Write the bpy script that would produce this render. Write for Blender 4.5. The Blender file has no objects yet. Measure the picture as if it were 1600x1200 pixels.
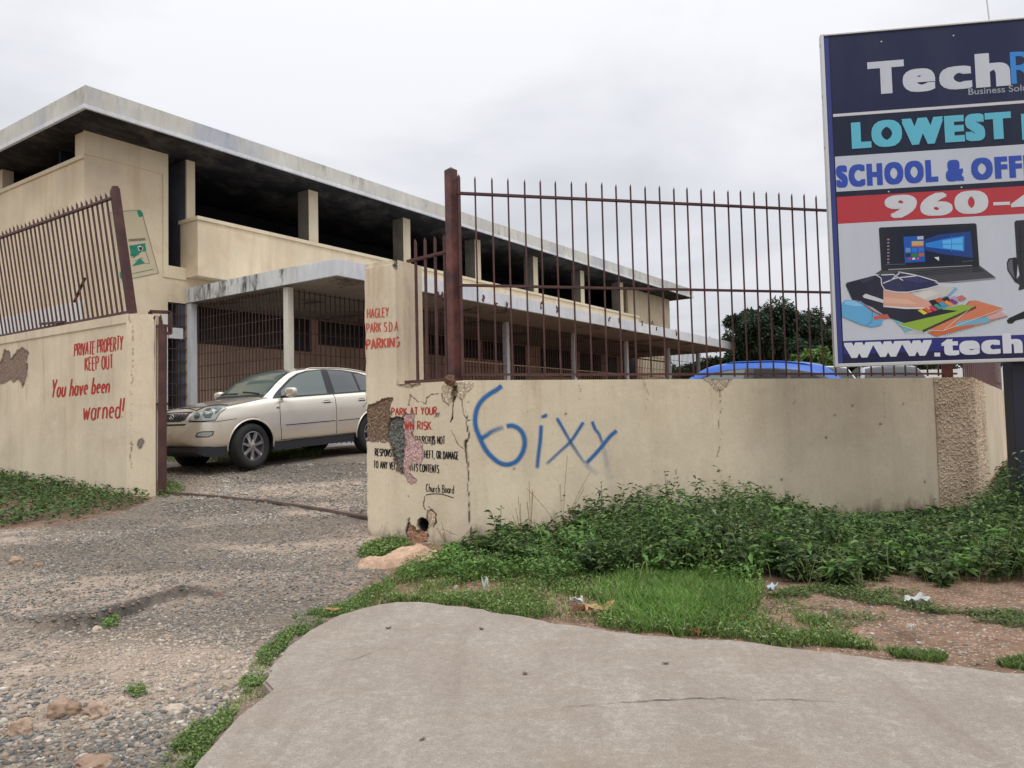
import bpy, bmesh, math, random
import numpy as np
from mathutils import Vector, Matrix, noise
from mathutils.bvhtree import BVHTree
from mathutils.geometry import delaunay_2d_cdt
random.seed(7); rng = np.random.default_rng(11)
D = bpy.data; S = bpy.context.scene; C = S.collection
# ------------------------------------------------------------ camera
F_PX = 1200.0; PIT = math.radians(2.79); ROL = math.radians(-1.348); EYE = 1.2
cp, sp, cr, sr = math.cos(PIT), math.sin(PIT), math.cos(ROL), math.sin(ROL)
RR = np.array([[cr, -sr, 0], [sr, cr, 0], [0, 0, 1.0]]); RI = RR.T
EY = np.array([0, 0, EYE])
def camdir(v):
    v = RI @ np.array(v, float); a = -v[1]; b = v[2]
    return np.array([v[0], b*cp - a*sp, a*cp + b*sp])
def ray(px, py): return camdir([(px-800)/F_PX, (py-600)/F_PX, 1.0])
def at_z(px, py, z): r = ray(px, py); return EY + r*(z-EYE)/r[2]
def at_Y(px, py, Y): r = ray(px, py); return EY + r*Y/r[1]
def at_pl(px, py, p, n):
    r = ray(px, py); n = np.array(n, float)
    return EY + r*np.dot(np.array(p)-EY, n)/np.dot(r, n)
def proj(P):                      # (N,3) -> (N,2) photograph pixels
    Q = np.asarray(P, float) - EY
    X, Y, Z = Q[..., 0], Q[..., 1], Q[..., 2]
    v = np.stack([X, -(Z*cp - Y*sp), Y*cp + Z*sp], -1) @ RR.T
    w = np.maximum(v[..., 2], 1e-3)
    return np.stack([800 + F_PX*v[..., 0]/w, 600 + F_PX*v[..., 1]/w], -1)
cam = D.cameras.new('camera'); camo = D.objects.new('camera', cam); C.objects.link(camo)
cam.sensor_width = 36; cam.lens = 27.0; cam.clip_end = 2000; cam.clip_start = .05
M = Matrix.Identity(4)
for i, v in enumerate(([1, 0, 0], [0, -1, 0], [0, 0, -1])):
    c = camdir(v)
    for k in range(3): M[k][i] = c[k]
M[2][3] = EYE
camo.matrix_world = M; S.camera = camo
# ------------------------------------------------------------ world, sun, exposure
W = D.worlds.new('World'); S.world = W; W.use_nodes = True
nt = W.node_tree; N = nt.nodes; Lk = nt.links; N.clear()
def nn(N, t, **k):
    n = N.new(t)
    for a, b in k.items(): setattr(n, a, b)
    return n
out = nn(N, 'ShaderNodeOutputWorld'); bg = nn(N, 'ShaderNodeBackground'); bg2 = nn(N, 'ShaderNodeBackground')
SUN_EL, SUN_AZ = math.radians(58), math.radians(160)   # azimuth from +Y clockwise: behind the camera, high
sky = nn(N, 'ShaderNodeTexSky', sky_type='NISHITA', sun_disc=False, sun_elevation=SUN_EL, sun_rotation=SUN_AZ)
Lk.new(sky.outputs[0], bg.inputs[0]); bg.inputs[1].default_value = 0.05
tc = nn(N, 'ShaderNodeTexCoord'); sep = nn(N, 'ShaderNodeSeparateXYZ'); Lk.new(tc.outputs['Generated'], sep.inputs[0])
# cloud deck: project direction on a plane so that clouds flatten towards the horizon
mx = nn(N, 'ShaderNodeMath', operation='MAXIMUM'); Lk.new(sep.outputs[2], mx.inputs[0]); mx.inputs[1].default_value = 0.0
ad = nn(N, 'ShaderNodeMath', operation='ADD'); Lk.new(mx.outputs[0], ad.inputs[0]); ad.inputs[1].default_value = 0.16
vd = nn(N, 'ShaderNodeVectorMath', operation='DIVIDE'); cmb = nn(N, 'ShaderNodeCombineXYZ')
for i in range(3): Lk.new(ad.outputs[0], cmb.inputs[i])
Lk.new(tc.outputs['Generated'], vd.inputs[0]); Lk.new(cmb.outputs[0], vd.inputs[1])
nz = nn(N, 'ShaderNodeTexNoise'); nz.inputs['Scale'].default_value = 1.15; nz.inputs['Detail'].default_value = 7; nz.inputs['Roughness'].default_value = .52; nz.inputs['Distortion'].default_value = .35
Lk.new(vd.outputs[0], nz.inputs['Vector'])
cr1 = nn(N, 'ShaderNodeValToRGB'); Lk.new(nz.outputs[0], cr1.inputs[0])
e = cr1.color_ramp.elements; e[0].position = .33; e[0].color = (.63, .65, .705, 1); e[1].position = .60; e[1].color = (.84, .85, .90, 1)
gr = nn(N, 'ShaderNodeValToRGB'); Lk.new(sep.outputs[2], gr.inputs[0])
e = gr.color_ramp.elements; e[0].position = 0.0; e[0].color = (.80, .80, .80, 1); e[1].position = 1.0; e[1].color = (2.7, 2.7, 2.65, 1)
x = e.new(.22); x.color = (.96, .96, .96, 1); x = e.new(.5); x.color = (1.12, 1.12, 1.1, 1); x = e.new(.7); x.color = (1.9, 1.9, 1.87, 1)
ml = nn(N, 'ShaderNodeMix', data_type='RGBA', blend_type='MULTIPLY'); ml.inputs[0].default_value = 1
Lk.new(cr1.outputs[0], ml.inputs[6]); Lk.new(gr.outputs[0], ml.inputs[7])
Lk.new(ml.outputs[2], bg2.inputs[0]); bg2.inputs[1].default_value = 1.0
mxs = nn(N, 'ShaderNodeMixShader'); mxs.inputs[0].default_value = .97
Lk.new(bg.outputs[0], mxs.inputs[1]); Lk.new(bg2.outputs[0], mxs.inputs[2]); Lk.new(mxs.outputs[0], out.inputs[0])
sl = D.lights.new('sun', 'SUN'); sl.energy = .7; sl.angle = math.radians(22); sl.color = (1, .96, .9)
so = D.objects.new('sun', sl); C.objects.link(so)
sd = Vector((math.sin(SUN_AZ)*math.cos(SUN_EL), math.cos(SUN_AZ)*math.cos(SUN_EL), math.sin(SUN_EL)))
so.rotation_euler = sd.to_track_quat('Z', 'Y').to_euler()
S.view_settings.view_transform = 'Standard'; S.view_settings.look = 'None'; S.view_settings.exposure = .08; S.view_settings.gamma = 1
# ------------------------------------------------------------ helpers
def tag(o, label=None, cat=None, group=None, kind=None):
    if label: o['label'] = label
    if cat: o['category'] = cat
    if group: o['group'] = group
    if kind: o['kind'] = kind
    return o
def empty(name, loc, label, cat, group=None, mat=None):
    o = D.objects.new(name, None); C.objects.link(o); o.empty_display_size = .2
    o.matrix_world = mat if mat else Matrix.Translation(Vector(loc))
    return tag(o, label, cat, group)
def wm(o):
    return (wm(o.parent) @ o.matrix_parent_inverse if o.parent else Matrix()) @ o.matrix_basis
def raw(name, V, Fc, mat, parent=None, smooth=False, col=None, inv=None, attr='Col'):
    me = D.meshes.new(name); V = np.asarray(V, np.float32)
    if parent is not None:
        Mi = np.array(wm(parent).inverted()); V = (V @ Mi[:3, :3].T + Mi[:3, 3]).astype(np.float32)
    if isinstance(Fc, np.ndarray):
        n, k = Fc.shape
        me.vertices.add(len(V)); me.vertices.foreach_set('co', V.ravel())
        me.loops.add(n*k); me.loops.foreach_set('vertex_index', Fc.astype(np.int32).ravel())
        me.polygons.add(n); me.polygons.foreach_set('loop_start', np.arange(0, n*k, k, dtype=np.int32))
        try: me.polygons.foreach_set('loop_total', np.full(n, k, np.int32))
        except Exception: pass
        me.update(calc_edges=True)
    else:
        me.from_pydata([tuple(v) for v in V.tolist()], [], Fc)
    if col is not None:
        a = me.color_attributes.new(attr, 'FLOAT_COLOR', 'POINT'); c4 = np.ones((len(V), 4), np.float32); c4[:, :col.shape[1]] = col
        a.data.foreach_set('color', c4.ravel())
    if smooth: me.polygons.foreach_set('use_smooth', np.ones(len(me.polygons), bool))
    me.materials.append(mat); o = D.objects.new(name, me); C.objects.link(o)
    if parent is not None: o.parent = parent
    return o
class MB:
    """collects closed solids in a frame M (local -> world)"""
    def __init__(s, M=None): s.v = []; s.f = []; s.M = M
    def add(s, V, Fs):
        n = len(s.v)
        for p in V:
            s.v.append(tuple(s.M @ Vector(p)) if s.M is not None else tuple(p))
        s.f += [[i+n for i in f] for f in Fs]
    def box(s, x0, x1, y0, y1, z0, z1):
        V = [(x, y, z) for z in (z0, z1) for (x, y) in ((x0, y0), (x1, y0), (x1, y1), (x0, y1))]
        s.add(V, [[0, 3, 2, 1], [4, 5, 6, 7], [0, 1, 5, 4], [1, 2, 6, 5], [2, 3, 7, 6], [3, 0, 4, 7]])
    def bar(s, a, b, w, d=None, up=(0, 0, 1), point=0):
        """square bar from a to b; point>0 gives a pointed tip"""
        d = d or w; a = Vector(a); b = Vector(b); t = (b-a).normalized()
        x = t.cross(Vector(up))
        if x.length < 1e-4: x = t.cross(Vector((0.3, 1, 0)))
        x.normalize(); y = x.cross(t)
        e = b - t*point
        V = [p + x*sx*w/2 + y*sy*d/2 for p in (a, e) for sx, sy in ((-1, -1), (1, -1), (1, 1), (-1, 1))]
        Fs = [[0, 3, 2, 1], [0, 1, 5, 4], [1, 2, 6, 5], [2, 3, 7, 6], [3, 0, 4, 7]]
        if point:
            V += [b - x*w*.42, ]; Fs += [[4, 5, 8], [5, 6, 8], [6, 7, 8], [7, 4, 8]]
        else: Fs.append([4, 5, 6, 7])
        s.add(V, Fs)
    def tube(s, pts, rad, n=10, caps=True):
        pts = [Vector(p) for p in pts]; rad = rad if hasattr(rad, '__len__') else [rad]*len(pts)
        V = []; prev = None
        for i, p in enumerate(pts):
            t = (pts[min(i+1, len(pts)-1)] - pts[max(i-1, 0)]).normalized()
            x = t.cross(Vector((0, 0, 1))) if prev is None else prev - t*prev.dot(t)
            if x.length < 1e-3: x = t.cross(Vector((0, 1, 0)))
            x.normalize(); prev = x; y = t.cross(x)
            V += [p + (x*math.cos(2*math.pi*k/n) + y*math.sin(2*math.pi*k/n))*rad[i] for k in range(n)]
        Fs = [[i*n+k, i*n+(k+1) % n, (i+1)*n+(k+1) % n, (i+1)*n+k] for i in range(len(pts)-1) for k in range(n)]
        if caps: Fs += [list(range(n))[::-1], [(len(pts)-1)*n+k for k in range(n)]]
        s.add(V, Fs)
    def prism(s, poly, z0, z1):
        n = len(poly); V = [(x, y, z0) for x, y in poly] + [(x, y, z1) for x, y in poly]
        s.add(V, [list(range(n))[::-1], [i+n for i in range(n)]] + [[i, (i+1) % n, (i+1) % n+n, i+n] for i in range(n)])
    def build(s, name, mat, parent=None, smooth=False, bevel=0, recalc=True):
        o = raw(name, s.v, s.f, mat, parent)
        if recalc or bevel:
            bm = bmesh.new(); bm.from_mesh(o.data)
            if bevel:
                ed = [e_ for e_ in bm.edges if len(e_.link_faces) == 2 and e_.calc_face_angle(0) > .6]
                bmesh.ops.bevel(bm, geom=ed, offset=bevel, segments=2, affect='EDGES', profile=.6)
            bmesh.ops.recalc_face_normals(bm, faces=bm.faces); bm.to_mesh(o.data); bm.free()
        if smooth:
            o.data.polygons.foreach_set('use_smooth', np.ones(len(o.data.polygons), bool))
        return o
def inpoly(P, poly):
    P = np.asarray(P, float); x, y = P[:, 0], P[:, 1]; c = np.zeros(len(P), bool); n = len(poly); j = n-1
    for i in range(n):
        xi, yi = poly[i]; xj, yj = poly[j]
        if yi != yj: c ^= ((yi > y) != (yj > y)) & (x < (xj-xi)*(y-yi)/(yj-yi)+xi)
        j = i
    return c
def sdpoly(P, poly):              # signed distance, negative inside
    d = sdline(P, list(poly)+[poly[0]]); return np.where(inpoly(P, poly), -d, d)
def sdline(P, pts):
    P = np.asarray(P, float); d = np.full(len(P), 1e9)
    for a, b in zip(pts[:-1], pts[1:]):
        a = np.array(a, float); b = np.array(b, float); ab = b-a
        t = np.clip(((P-a)@ab)/max(ab@ab, 1e-9), 0, 1)
        d = np.minimum(d, np.linalg.norm(P-(a+t[:, None]*ab), axis=1))
    return d
_tab = rng.random((64, 64, 64))
def vn(P, sc):                    # cheap value noise, vectorised, 0..1
    Q = np.asarray(P, float)*sc
    if Q.shape[1] == 2: Q = np.c_[Q, np.zeros(len(Q))]
    i = np.floor(Q).astype(int); f = Q-i; f = f*f*(3-2*f); r = 0
    for a in (0, 1):
        for b in (0, 1):
            for c in (0, 1):
                w = (f[:, 0] if a else 1-f[:, 0])*(f[:, 1] if b else 1-f[:, 1])*(f[:, 2] if c else 1-f[:, 2])
                r = r + w*_tab[(i[:, 0]+a) % 64, (i[:, 1]+b) % 64, (i[:, 2]+c) % 64]
    return r
def fbm(P, sc, n=4): return sum(vn(np.asarray(P)+k*7.3, sc*2**k)*.5**k for k in range(n))/sum(.5**k for k in range(n))
sstep = lambda x, a, b: (lambda t: t*t*(3-2*t))(np.clip((x-a)/(b-a), 0, 1))
# ------------------------------------------------------------ materials
def srgb(*c): return tuple(((v/255)/12.92 if v <= 10 else ((v/255+.055)/1.055)**2.4) for v in c)
def newmat(name, col=(.5, .5, .5), rough=.7, metal=0, spec=.5):
    m = D.materials.new(name); m.use_nodes = True; b = m.node_tree.nodes['Principled BSDF']
    b.inputs['Base Color'].default_value = (*col, 1); b.inputs['Roughness'].default_value = rough
    b.inputs['Metallic'].default_value = metal; b.inputs['Specular IOR Level'].default_value = spec
    return m, m.node_tree, b
def g_noise(nt, scale, detail=5, rough=.55, vec=None, stretch=None, dist=0, space='Object'):
    N = nt.nodes; tc = nn(N, 'ShaderNodeNewGeometry') if space == 'World' else nn(N, 'ShaderNodeTexCoord')
    o = tc.outputs['Position'] if space == 'World' else tc.outputs['Object']
    if stretch:
        mp = nn(N, 'ShaderNodeMapping'); mp.inputs['Scale'].default_value = stretch; nt.links.new(o, mp.inputs[0]); o = mp.outputs[0]
    z = nn(N, 'ShaderNodeTexNoise'); z.inputs['Scale'].default_value = scale; z.inputs['Detail'].default_value = detail
    z.inputs['Roughness'].default_value = rough; z.inputs['Distortion'].default_value = dist
    nt.links.new(o, z.inputs['Vector']); return z.outputs[0]
def g_ramp(nt, src, stops):
    r = nn(nt.nodes, 'ShaderNodeValToRGB'); nt.links.new(src, r.inputs[0]); e = r.color_ramp.elements
    for i, (p, c) in enumerate(stops):
        c = (c, c, c, 1) if not hasattr(c, '__len__') else (*c[:3], 1)
        if i < 2: e[i].position = p; e[i].color = c
        else: x = e.new(p); x.color = c
    return r.outputs[0]
def g_mix(nt, fac, a, b, mode='MIX'):
    m = nn(nt.nodes, 'ShaderNodeMix', data_type='RGBA', blend_type=mode)
    for s, v in ((m.inputs[0], fac), (m.inputs[6], a), (m.inputs[7], b)):
        if hasattr(v, 'is_linked'): nt.links.new(v, s)
        elif hasattr(v, '__len__'): s.default_value = (*v[:3], 1)
        else: s.default_value = v
    return m.outputs[2]
def g_bump(nt, b, src, strength=.3, dist=.01, prev=None):
    u = nn(nt.nodes, 'ShaderNodeBump'); u.inputs['Strength'].default_value = strength; u.inputs['Distance'].default_value = dist
    nt.links.new(src, u.inputs['Height'])
    if prev is not None: nt.links.new(prev, u.inputs['Normal'])
    nt.links.new(u.outputs[0], b.inputs['Normal']); return u.outputs[0]
def plaster(name, c, var=.12, streak=.25, stain=(.22, .16, .10), stainf=.35, bump=.35, bs=60, rough=.9, streak_col=None, scale=1.2):
    m, nt, b = newmat(name, c, rough, spec=.25)
    n1 = g_noise(nt, scale, 6, space='World'); n2 = g_noise(nt, 28, 4, space='World')
    lo = tuple(v*(1-var*1.6) for v in c); hi = tuple(min(1, v*(1+var*.7)) for v in c)
    col = g_ramp(nt, n1, [(.32, lo), (.68, hi)])
    col = g_mix(nt, g_ramp(nt, n2, [(.35, .22), (.65, 0)]), col, tuple(v*.72 for v in c))
    st = g_ramp(nt, g_noise(nt, 3.2, 5, .6, stretch=(1, 1, .10), space='World'), [(.50, 0), (.72, streak)])
    col = g_mix(nt, st, col, streak_col or stain)
    st2 = g_ramp(nt, g_noise(nt, .75, 7, .68, dist=.6, space='World'), [(.56, 0), (.75, stainf)])
    col = g_mix(nt, st2, col, stain)
    nt.links.new(col, b.inputs['Base Color'])
    g_bump(nt, b, g_noise(nt, bs, 5, .65, space='World'), bump, .01)
    return m
MAT = {}
MAT['cream'] = plaster('cream_wall', srgb(227, 210, 181), var=.10, stain=srgb(184, 154, 104), streak=.35, stainf=.35, bs=45)
MAT['cream_l'] = plaster('cream_trim', srgb(226, 212, 182), var=.06, streak=.2, stainf=.15, stain=srgb(168, 142, 100))
MAT['white_w'] = plaster('white_wall', srgb(226, 226, 224), var=.05, streak=.2, stain=srgb(170, 165, 155))
MAT['salmon'] = plaster('salmon_wall', srgb(202, 172, 152), var=.12, streak=.15, stain=srgb(120, 80, 60), stainf=.2)
MAT['lot_wall'] = plaster('painted_boundary_wall', srgb(205, 190, 160), var=.07, streak=.28, stain=srgb(150, 126, 96), stainf=.25, bs=30, bump=.5)
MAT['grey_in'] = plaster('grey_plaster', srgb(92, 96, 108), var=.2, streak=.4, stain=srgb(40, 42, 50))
MAT['shade_in'] = plaster('shaded_interior', (.020, .021, .032), var=.2, streak=.1, stain=(.01, .01, .014))  # near-black wall colour carries the dimness of the open rooms and recess
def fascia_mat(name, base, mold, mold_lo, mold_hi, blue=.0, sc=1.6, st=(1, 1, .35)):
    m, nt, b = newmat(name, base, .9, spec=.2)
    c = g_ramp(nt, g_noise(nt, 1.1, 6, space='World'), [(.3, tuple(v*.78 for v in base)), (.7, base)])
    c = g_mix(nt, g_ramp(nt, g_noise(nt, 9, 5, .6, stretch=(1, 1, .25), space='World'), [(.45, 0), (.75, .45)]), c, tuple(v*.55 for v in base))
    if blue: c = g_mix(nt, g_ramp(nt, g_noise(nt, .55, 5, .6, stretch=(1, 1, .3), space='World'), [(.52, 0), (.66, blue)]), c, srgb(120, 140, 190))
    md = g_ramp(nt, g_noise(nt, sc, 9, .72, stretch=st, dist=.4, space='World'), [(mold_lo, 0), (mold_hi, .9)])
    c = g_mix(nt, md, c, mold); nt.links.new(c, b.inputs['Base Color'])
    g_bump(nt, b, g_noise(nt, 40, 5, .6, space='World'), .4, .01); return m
MAT['fascia'] = fascia_mat('roof_fascia', srgb(212, 210, 200), srgb(84, 82, 76), .56, .78, blue=.35)
MAT['canopy_f'] = fascia_mat('canopy_fascia', srgb(228, 230, 232), srgb(60, 60, 58), .66, .80, blue=.16)
MAT['canopy_m'] = fascia_mat('mouldy_canopy_edge', srgb(226, 227, 224), srgb(48, 50, 48), .50, .64, sc=3.0)
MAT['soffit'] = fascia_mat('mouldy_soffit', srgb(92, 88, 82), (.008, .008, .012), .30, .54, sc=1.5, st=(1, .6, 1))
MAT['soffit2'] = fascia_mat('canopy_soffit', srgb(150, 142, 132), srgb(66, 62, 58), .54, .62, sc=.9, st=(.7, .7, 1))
def rusty(name, c, c2, rough=.55):
    m, nt, b = newmat(name, c, rough, 0, .4)
    k = g_mix(nt, g_ramp(nt, g_noise(nt, 5, 7, .7, space='World'), [(.40, 0), (.68, 1)]), c, c2)
    k = g_mix(nt, g_ramp(nt, g_noise(nt, 26, 5, .7, space='World'), [(.58, 0), (.75, .5)]), k, (.02, .012, .01))
    nt.links.new(k, b.inputs['Base Color']); g_bump(nt, b, g_noise(nt, 90, 4, space='World'), .25, .004); return m
MAT['iron'] = rusty('maroon_painted_iron', (.062, .026, .024), (.115, .045, .038))
MAT['iron_post'] = rusty('weathered_maroon_post', (.060, .028, .026), (.20, .062, .045), .5)
MAT['grille'] = rusty('brown_grille', (.055, .034, .028), (.10, .055, .042), .7)
MAT['tan_rail'] = rusty('tan_railing', (.36, .24, .16), (.25, .16, .10), .7)
MAT['sheet'] = rusty('maroon_sheet', (.11, .04, .036), (.07, .03, .03), .6)
MAT['alu'] = newmat('aluminium_frame', (.55, .55, .53), .4, .5)[0]
MAT['navy'] = newmat('navy_post_paint', (.010, .012, .028), .45)[0]
MAT['red_paint'] = newmat('red_brush_paint', srgb(176, 62, 52), .7, 0, .2)[0]
MAT['red_old'] = newmat('faded_red_paint', srgb(190, 92, 76), .8, 0, .2)[0]
MAT['black_paint'] = newmat('black_brush_paint', srgb(38, 34, 34), .7, 0, .2)[0]
MAT['wall_dark'] = newmat('dark_opening', (.012, .012, .015), .9)[0]
MAT['winglass'] = newmat('dark_window_pane', (.012, .014, .022), .35)[0]
def attrmat(name, rough=.8, trans=0, bump=None, spec=.3, mult=None):
    m, nt, b = newmat(name, (.5, .5, .5), rough, spec=spec)
    a = nn(nt.nodes, 'ShaderNodeVertexColor', layer_name='Col'); c = a.outputs[0]
    if mult: c = g_mix(nt, 1, c, g_ramp(nt, g_noise(nt, mult, 5, space='World'), [(.3, .7), (.7, 1.15)]), 'MULTIPLY')
    nt.links.new(c, b.inputs['Base Color'])
    if bump: g_bump(nt, b, g_noise(nt, bump, 4, .6, space='World'), .5, .004)
    if trans:
        t = nn(nt.nodes, 'ShaderNodeBsdfTranslucent'); mx = nn(nt.nodes, 'ShaderNodeMixShader'); mx.inputs[0].default_value = trans
        nt.links.new(c, t.inputs[0]); nt.links.new(b.outputs[0], mx.inputs[1]); nt.links.new(t.outputs[0], mx.inputs[2])
        nt.links.new(mx.outputs[0], nt.nodes['Material Output'].inputs[0])
    return m
MAT['leaf'] = attrmat('leaf', .55, .25); MAT['stone'] = attrmat('stone', .9, 0, 70)
MAT['print'] = newmat('x', (1, 1, 1), .5)[0]
_flat = {}
def flat(r, g, b_, rough=.45):
    k = (r, g, b_, rough)
    if k not in _flat:
        c = srgb(r, g, b_); m, nt, b = newmat('print_%02x%02x%02x' % (r, g, b_), c, rough, 0, .3)
        w = g_mix(nt, g_ramp(nt, g_noise(nt, 2.2, 7, .7, stretch=(1, 1, .3), space='World'), [(.42, 0), (.75, .30)]), c, tuple(v*.62+.05 for v in c))
        nt.links.new(g_mix(nt, g_ramp(nt, g_noise(nt, 60, 4, .7, space='World'), [(.60, 0), (.75, .25)]), w, tuple(v*.6+.02 for v in c)), b.inputs['Base Color']); _flat[k] = m
    return _flat[k]
# ------------------------------------------------------------ ground
GK = np.array([[-50, 0], [7.4, 0], [9, .13], [10.5, .30], [12.6, .50], [13.5, .585], [14.8, .67], [17, .76], [25, .85], [400, 1.4]], float)
LEDGE = [tuple(at_z(px, py, 0)[:2]) for px, py in [(20, 975), (75, 982), (140, 978), (200, 962), (245, 945), (290, 930), (335, 935)]]
def gz(X, Y):
    X = np.asarray(X, float); Y = np.asarray(Y, float)
    z = np.interp(Y, GK[:, 0], GK[:, 1])
    fade = sstep(X, -.9, 1.0)*(1-sstep(Y, 9.5, 12.5))
    side = sstep(X, 5.0, 7.5)*.18*sstep(Y, 8.0, 11)
    o_ = sstep((X-5.66)*.8211-(Y-9.44)*.5707, -1.0, -.4)*sstep(X, 4.4, 5.2)      # street side of the side wall stays low
    fade = np.maximum(fade, o_*(1-sstep(Y, 24, 40)))
    return z*(1-fade) + side*fade
def gzd(X, Y, detail=True):
    z = gz(X, Y); P = np.c_[np.ravel(X), np.ravel(Y)]
    n = (fbm(P, .9, 4)-.5)*.07 + (fbm(P+31, 4.5, 3)-.5)*.025
    n = n.reshape(np.shape(z)); near = (1-sstep(Y, 12, 25))
    dl = sdline(P, LEDGE).reshape(np.shape(z))
    # above the ledge (further away) the old surface stands a few cm higher
    yl = np.interp(np.ravel(X), [p[0] for p in LEDGE], [p[1] for p in LEDGE]).reshape(np.shape(z))
    inx = sstep(np.asarray(X), LEDGE[0][0]-.1, LEDGE[0][0]+.4)*(1-sstep(np.asarray(X), LEDGE[-1][0]-.5, LEDGE[-1][0]+.1))
    step = .065*sstep(np.asarray(Y)-yl+n*1.2, -.015, .035)*np.exp(-dl/.55)*inx
    dip = -.035*np.exp(-((np.asarray(Y)-yl+.04)/.09)**2)*inx*np.exp(-dl/.3)
    return z + n*near*(sstep(-np.asarray(X), -3.0, 1.5)*.75+.25) + step + dip
def axis(a, b, st, lo, hi):
    xs = list(np.arange(a, b, st)); d = st; x = b
    while x < hi: xs.append(x); d *= 1.22; x += d
    xs.append(hi); d = st; x = a-st
    while x > lo: xs.insert(0, x); d *= 1.22; x -= d
    xs.insert(0, lo); return np.array(xs)
def gridfaces(nx, ny):
    i = np.arange(nx-1)[:, None]; j = np.arange(ny-1)[None, :]; a = (i*ny+j).ravel()
    return np.stack([a, a+ny, a+ny+1, a+1], 1)
xs = axis(-6.2, 6.4, .035, -600, 600); ys = axis(2.2, 11.0, .035, -60, 900)
GX, GY = np.meshgrid(xs, ys, indexing='ij'); GZ = gzd(GX, GY)
V = np.stack([GX.ravel(), GY.ravel(), GZ.ravel()], 1)
# masks: r = tan compacted soil, g = red-brown verge soil, b = dark
P2 = V[:, :2]; pp = proj(V)
tan = np.clip((fbm(P2*np.array([.5, 1.3]), .9, 4)-.5)*5+.35, 0, 1)
def blob(px, py, rx, ry): return np.exp(-(((pp[:, 0]-px)/rx)**2+((pp[:, 1]-py)/ry)**2))
tan = np.clip(tan*.75 + blob(30, 920, 110, 45)*.9 + blob(150, 1040, 200, 45)*.8 + blob(320, 1055, 110, 28)*.8 + blob(520, 850, 110, 35)*.4 + blob(430, 765, 180, 16)*.9 - blob(250, 980, 170, 25)*.7 - blob(120, 1000, 160, 30)*.5 - blob(450, 960, 120, 40)*.8 - blob(200, 860, 160, 35)*.35 - blob(450, 735, 300, 16)*1.2, 0, 1)
def patchf(Q): return sstep(fbm(np.asarray(Q)*np.array([.55, 1.5])+4, .85, 5), .44, .56)
verge = sstep(P2[:, 0], -1.35, -1.0)*(P2[:, 1] < 40)
verge = np.maximum(verge, inpoly(pp, [(-300, 735), (100, 750), (240, 778), (210, 795), (110, 820), (-300, 850)])*1.0)
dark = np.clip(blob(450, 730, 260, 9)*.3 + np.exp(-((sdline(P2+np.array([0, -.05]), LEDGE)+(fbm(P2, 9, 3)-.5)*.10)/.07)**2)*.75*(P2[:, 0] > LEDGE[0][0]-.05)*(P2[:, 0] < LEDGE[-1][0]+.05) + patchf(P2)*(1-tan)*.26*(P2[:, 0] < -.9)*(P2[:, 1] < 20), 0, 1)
far = sstep(P2[:, 1], 40, 70)
col = np.stack([tan, verge, dark, far], 1)
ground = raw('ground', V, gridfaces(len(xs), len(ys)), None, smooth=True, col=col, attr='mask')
m, nt, b = newmat('gravel_and_soil', (.3, .27, .24), .95, spec=.2)
at = nn(nt.nodes, 'ShaderNodeVertexColor', layer_name='mask'); sx = nn(nt.nodes, 'ShaderNodeSeparateColor'); nt.links.new(at.outputs[0], sx.inputs[0])
geo = nn(nt.nodes, 'ShaderNodeNewGeometry')
def voro(sc, feat='F1', out='Distance', rnd=1):
    v = nn(nt.nodes, 'ShaderNodeTexVoronoi'); v.feature = feat; v.inputs['Scale'].default_value = sc; nt.links.new(geo.outputs['Position'], v.inputs['Vector']); return v
v1 = voro(42); v2 = voro(95)
hs = nn(nt.nodes, 'ShaderNodeSeparateColor'); nt.links.new(v1.outputs['Color'], hs.inputs[0])
grav = g_ramp(nt, hs.outputs[0], [(0, srgb(84, 83, 80)), (1, srgb(196, 186, 170)), (.35, srgb(116, 112, 106)), (.7, srgb(142, 132, 120)), (.9, srgb(168, 154, 138))])
hs2 = nn(nt.nodes, 'ShaderNodeSeparateColor'); nt.links.new(v2.outputs['Color'], hs2.inputs[0])
tanc = g_ramp(nt, g_noise(nt, 5, 7, .65, space='World'), [(.3, srgb(136, 120, 104)), (.7, srgb(188, 168, 150))])
tanc = g_mix(nt, g_ramp(nt, hs2.outputs[1], [(.55, 0), (.95, .55)]), tanc, grav)
edge = g_ramp(nt, v1.outputs['Distance'], [(.35, 1), (.75, .55)])
grav = g_mix(nt, 1, grav, edge, 'MULTIPLY')
grav = g_mix(nt, g_ramp(nt, g_noise(nt, 1.7, 6, .7, space='World'), [(.42, .55), (.68, 0)]), grav, srgb(150, 132, 112))
tf = g_ramp(nt, g_mix(nt, .5, sx.outputs[0], g_noise(nt, 7, 7, .7, space='World')), [(.40, 0), (.58, 1)])
c = g_mix(nt, tf, grav, tanc)
soil = g_ramp(nt, g_noise(nt, 4, 8, .7, space='World'), [(.3, srgb(88, 70, 56)), (.7, srgb(156, 126, 104))])
soil = g_mix(nt, g_ramp(nt, hs2.outputs[0], [(.86, 0), (.95, .8)]), soil, srgb(186, 170, 152))
c = g_mix(nt, sx.outputs[1], c, soil)
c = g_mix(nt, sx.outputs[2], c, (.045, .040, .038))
fa = nn(nt.nodes, 'ShaderNodeMix', data_type='RGBA'); nt.links.new(at.outputs[1], fa.inputs[0]); nt.links.new(c, fa.inputs[6]); fa.inputs[7].default_value = (.06, .08, .04, 1)
nt.links.new(fa.outputs[2], b.inputs['Base Color'])
iv = nn(nt.nodes, 'ShaderNodeMath', operation='SUBTRACT'); iv.inputs[0].default_value = 1; nt.links.new(v1.outputs['Distance'], iv.inputs[1])
iv2 = nn(nt.nodes, 'ShaderNodeMath', operation='SUBTRACT'); iv2.inputs[0].default_value = 1; nt.links.new(v2.outputs['Distance'], iv2.inputs[1])
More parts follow.
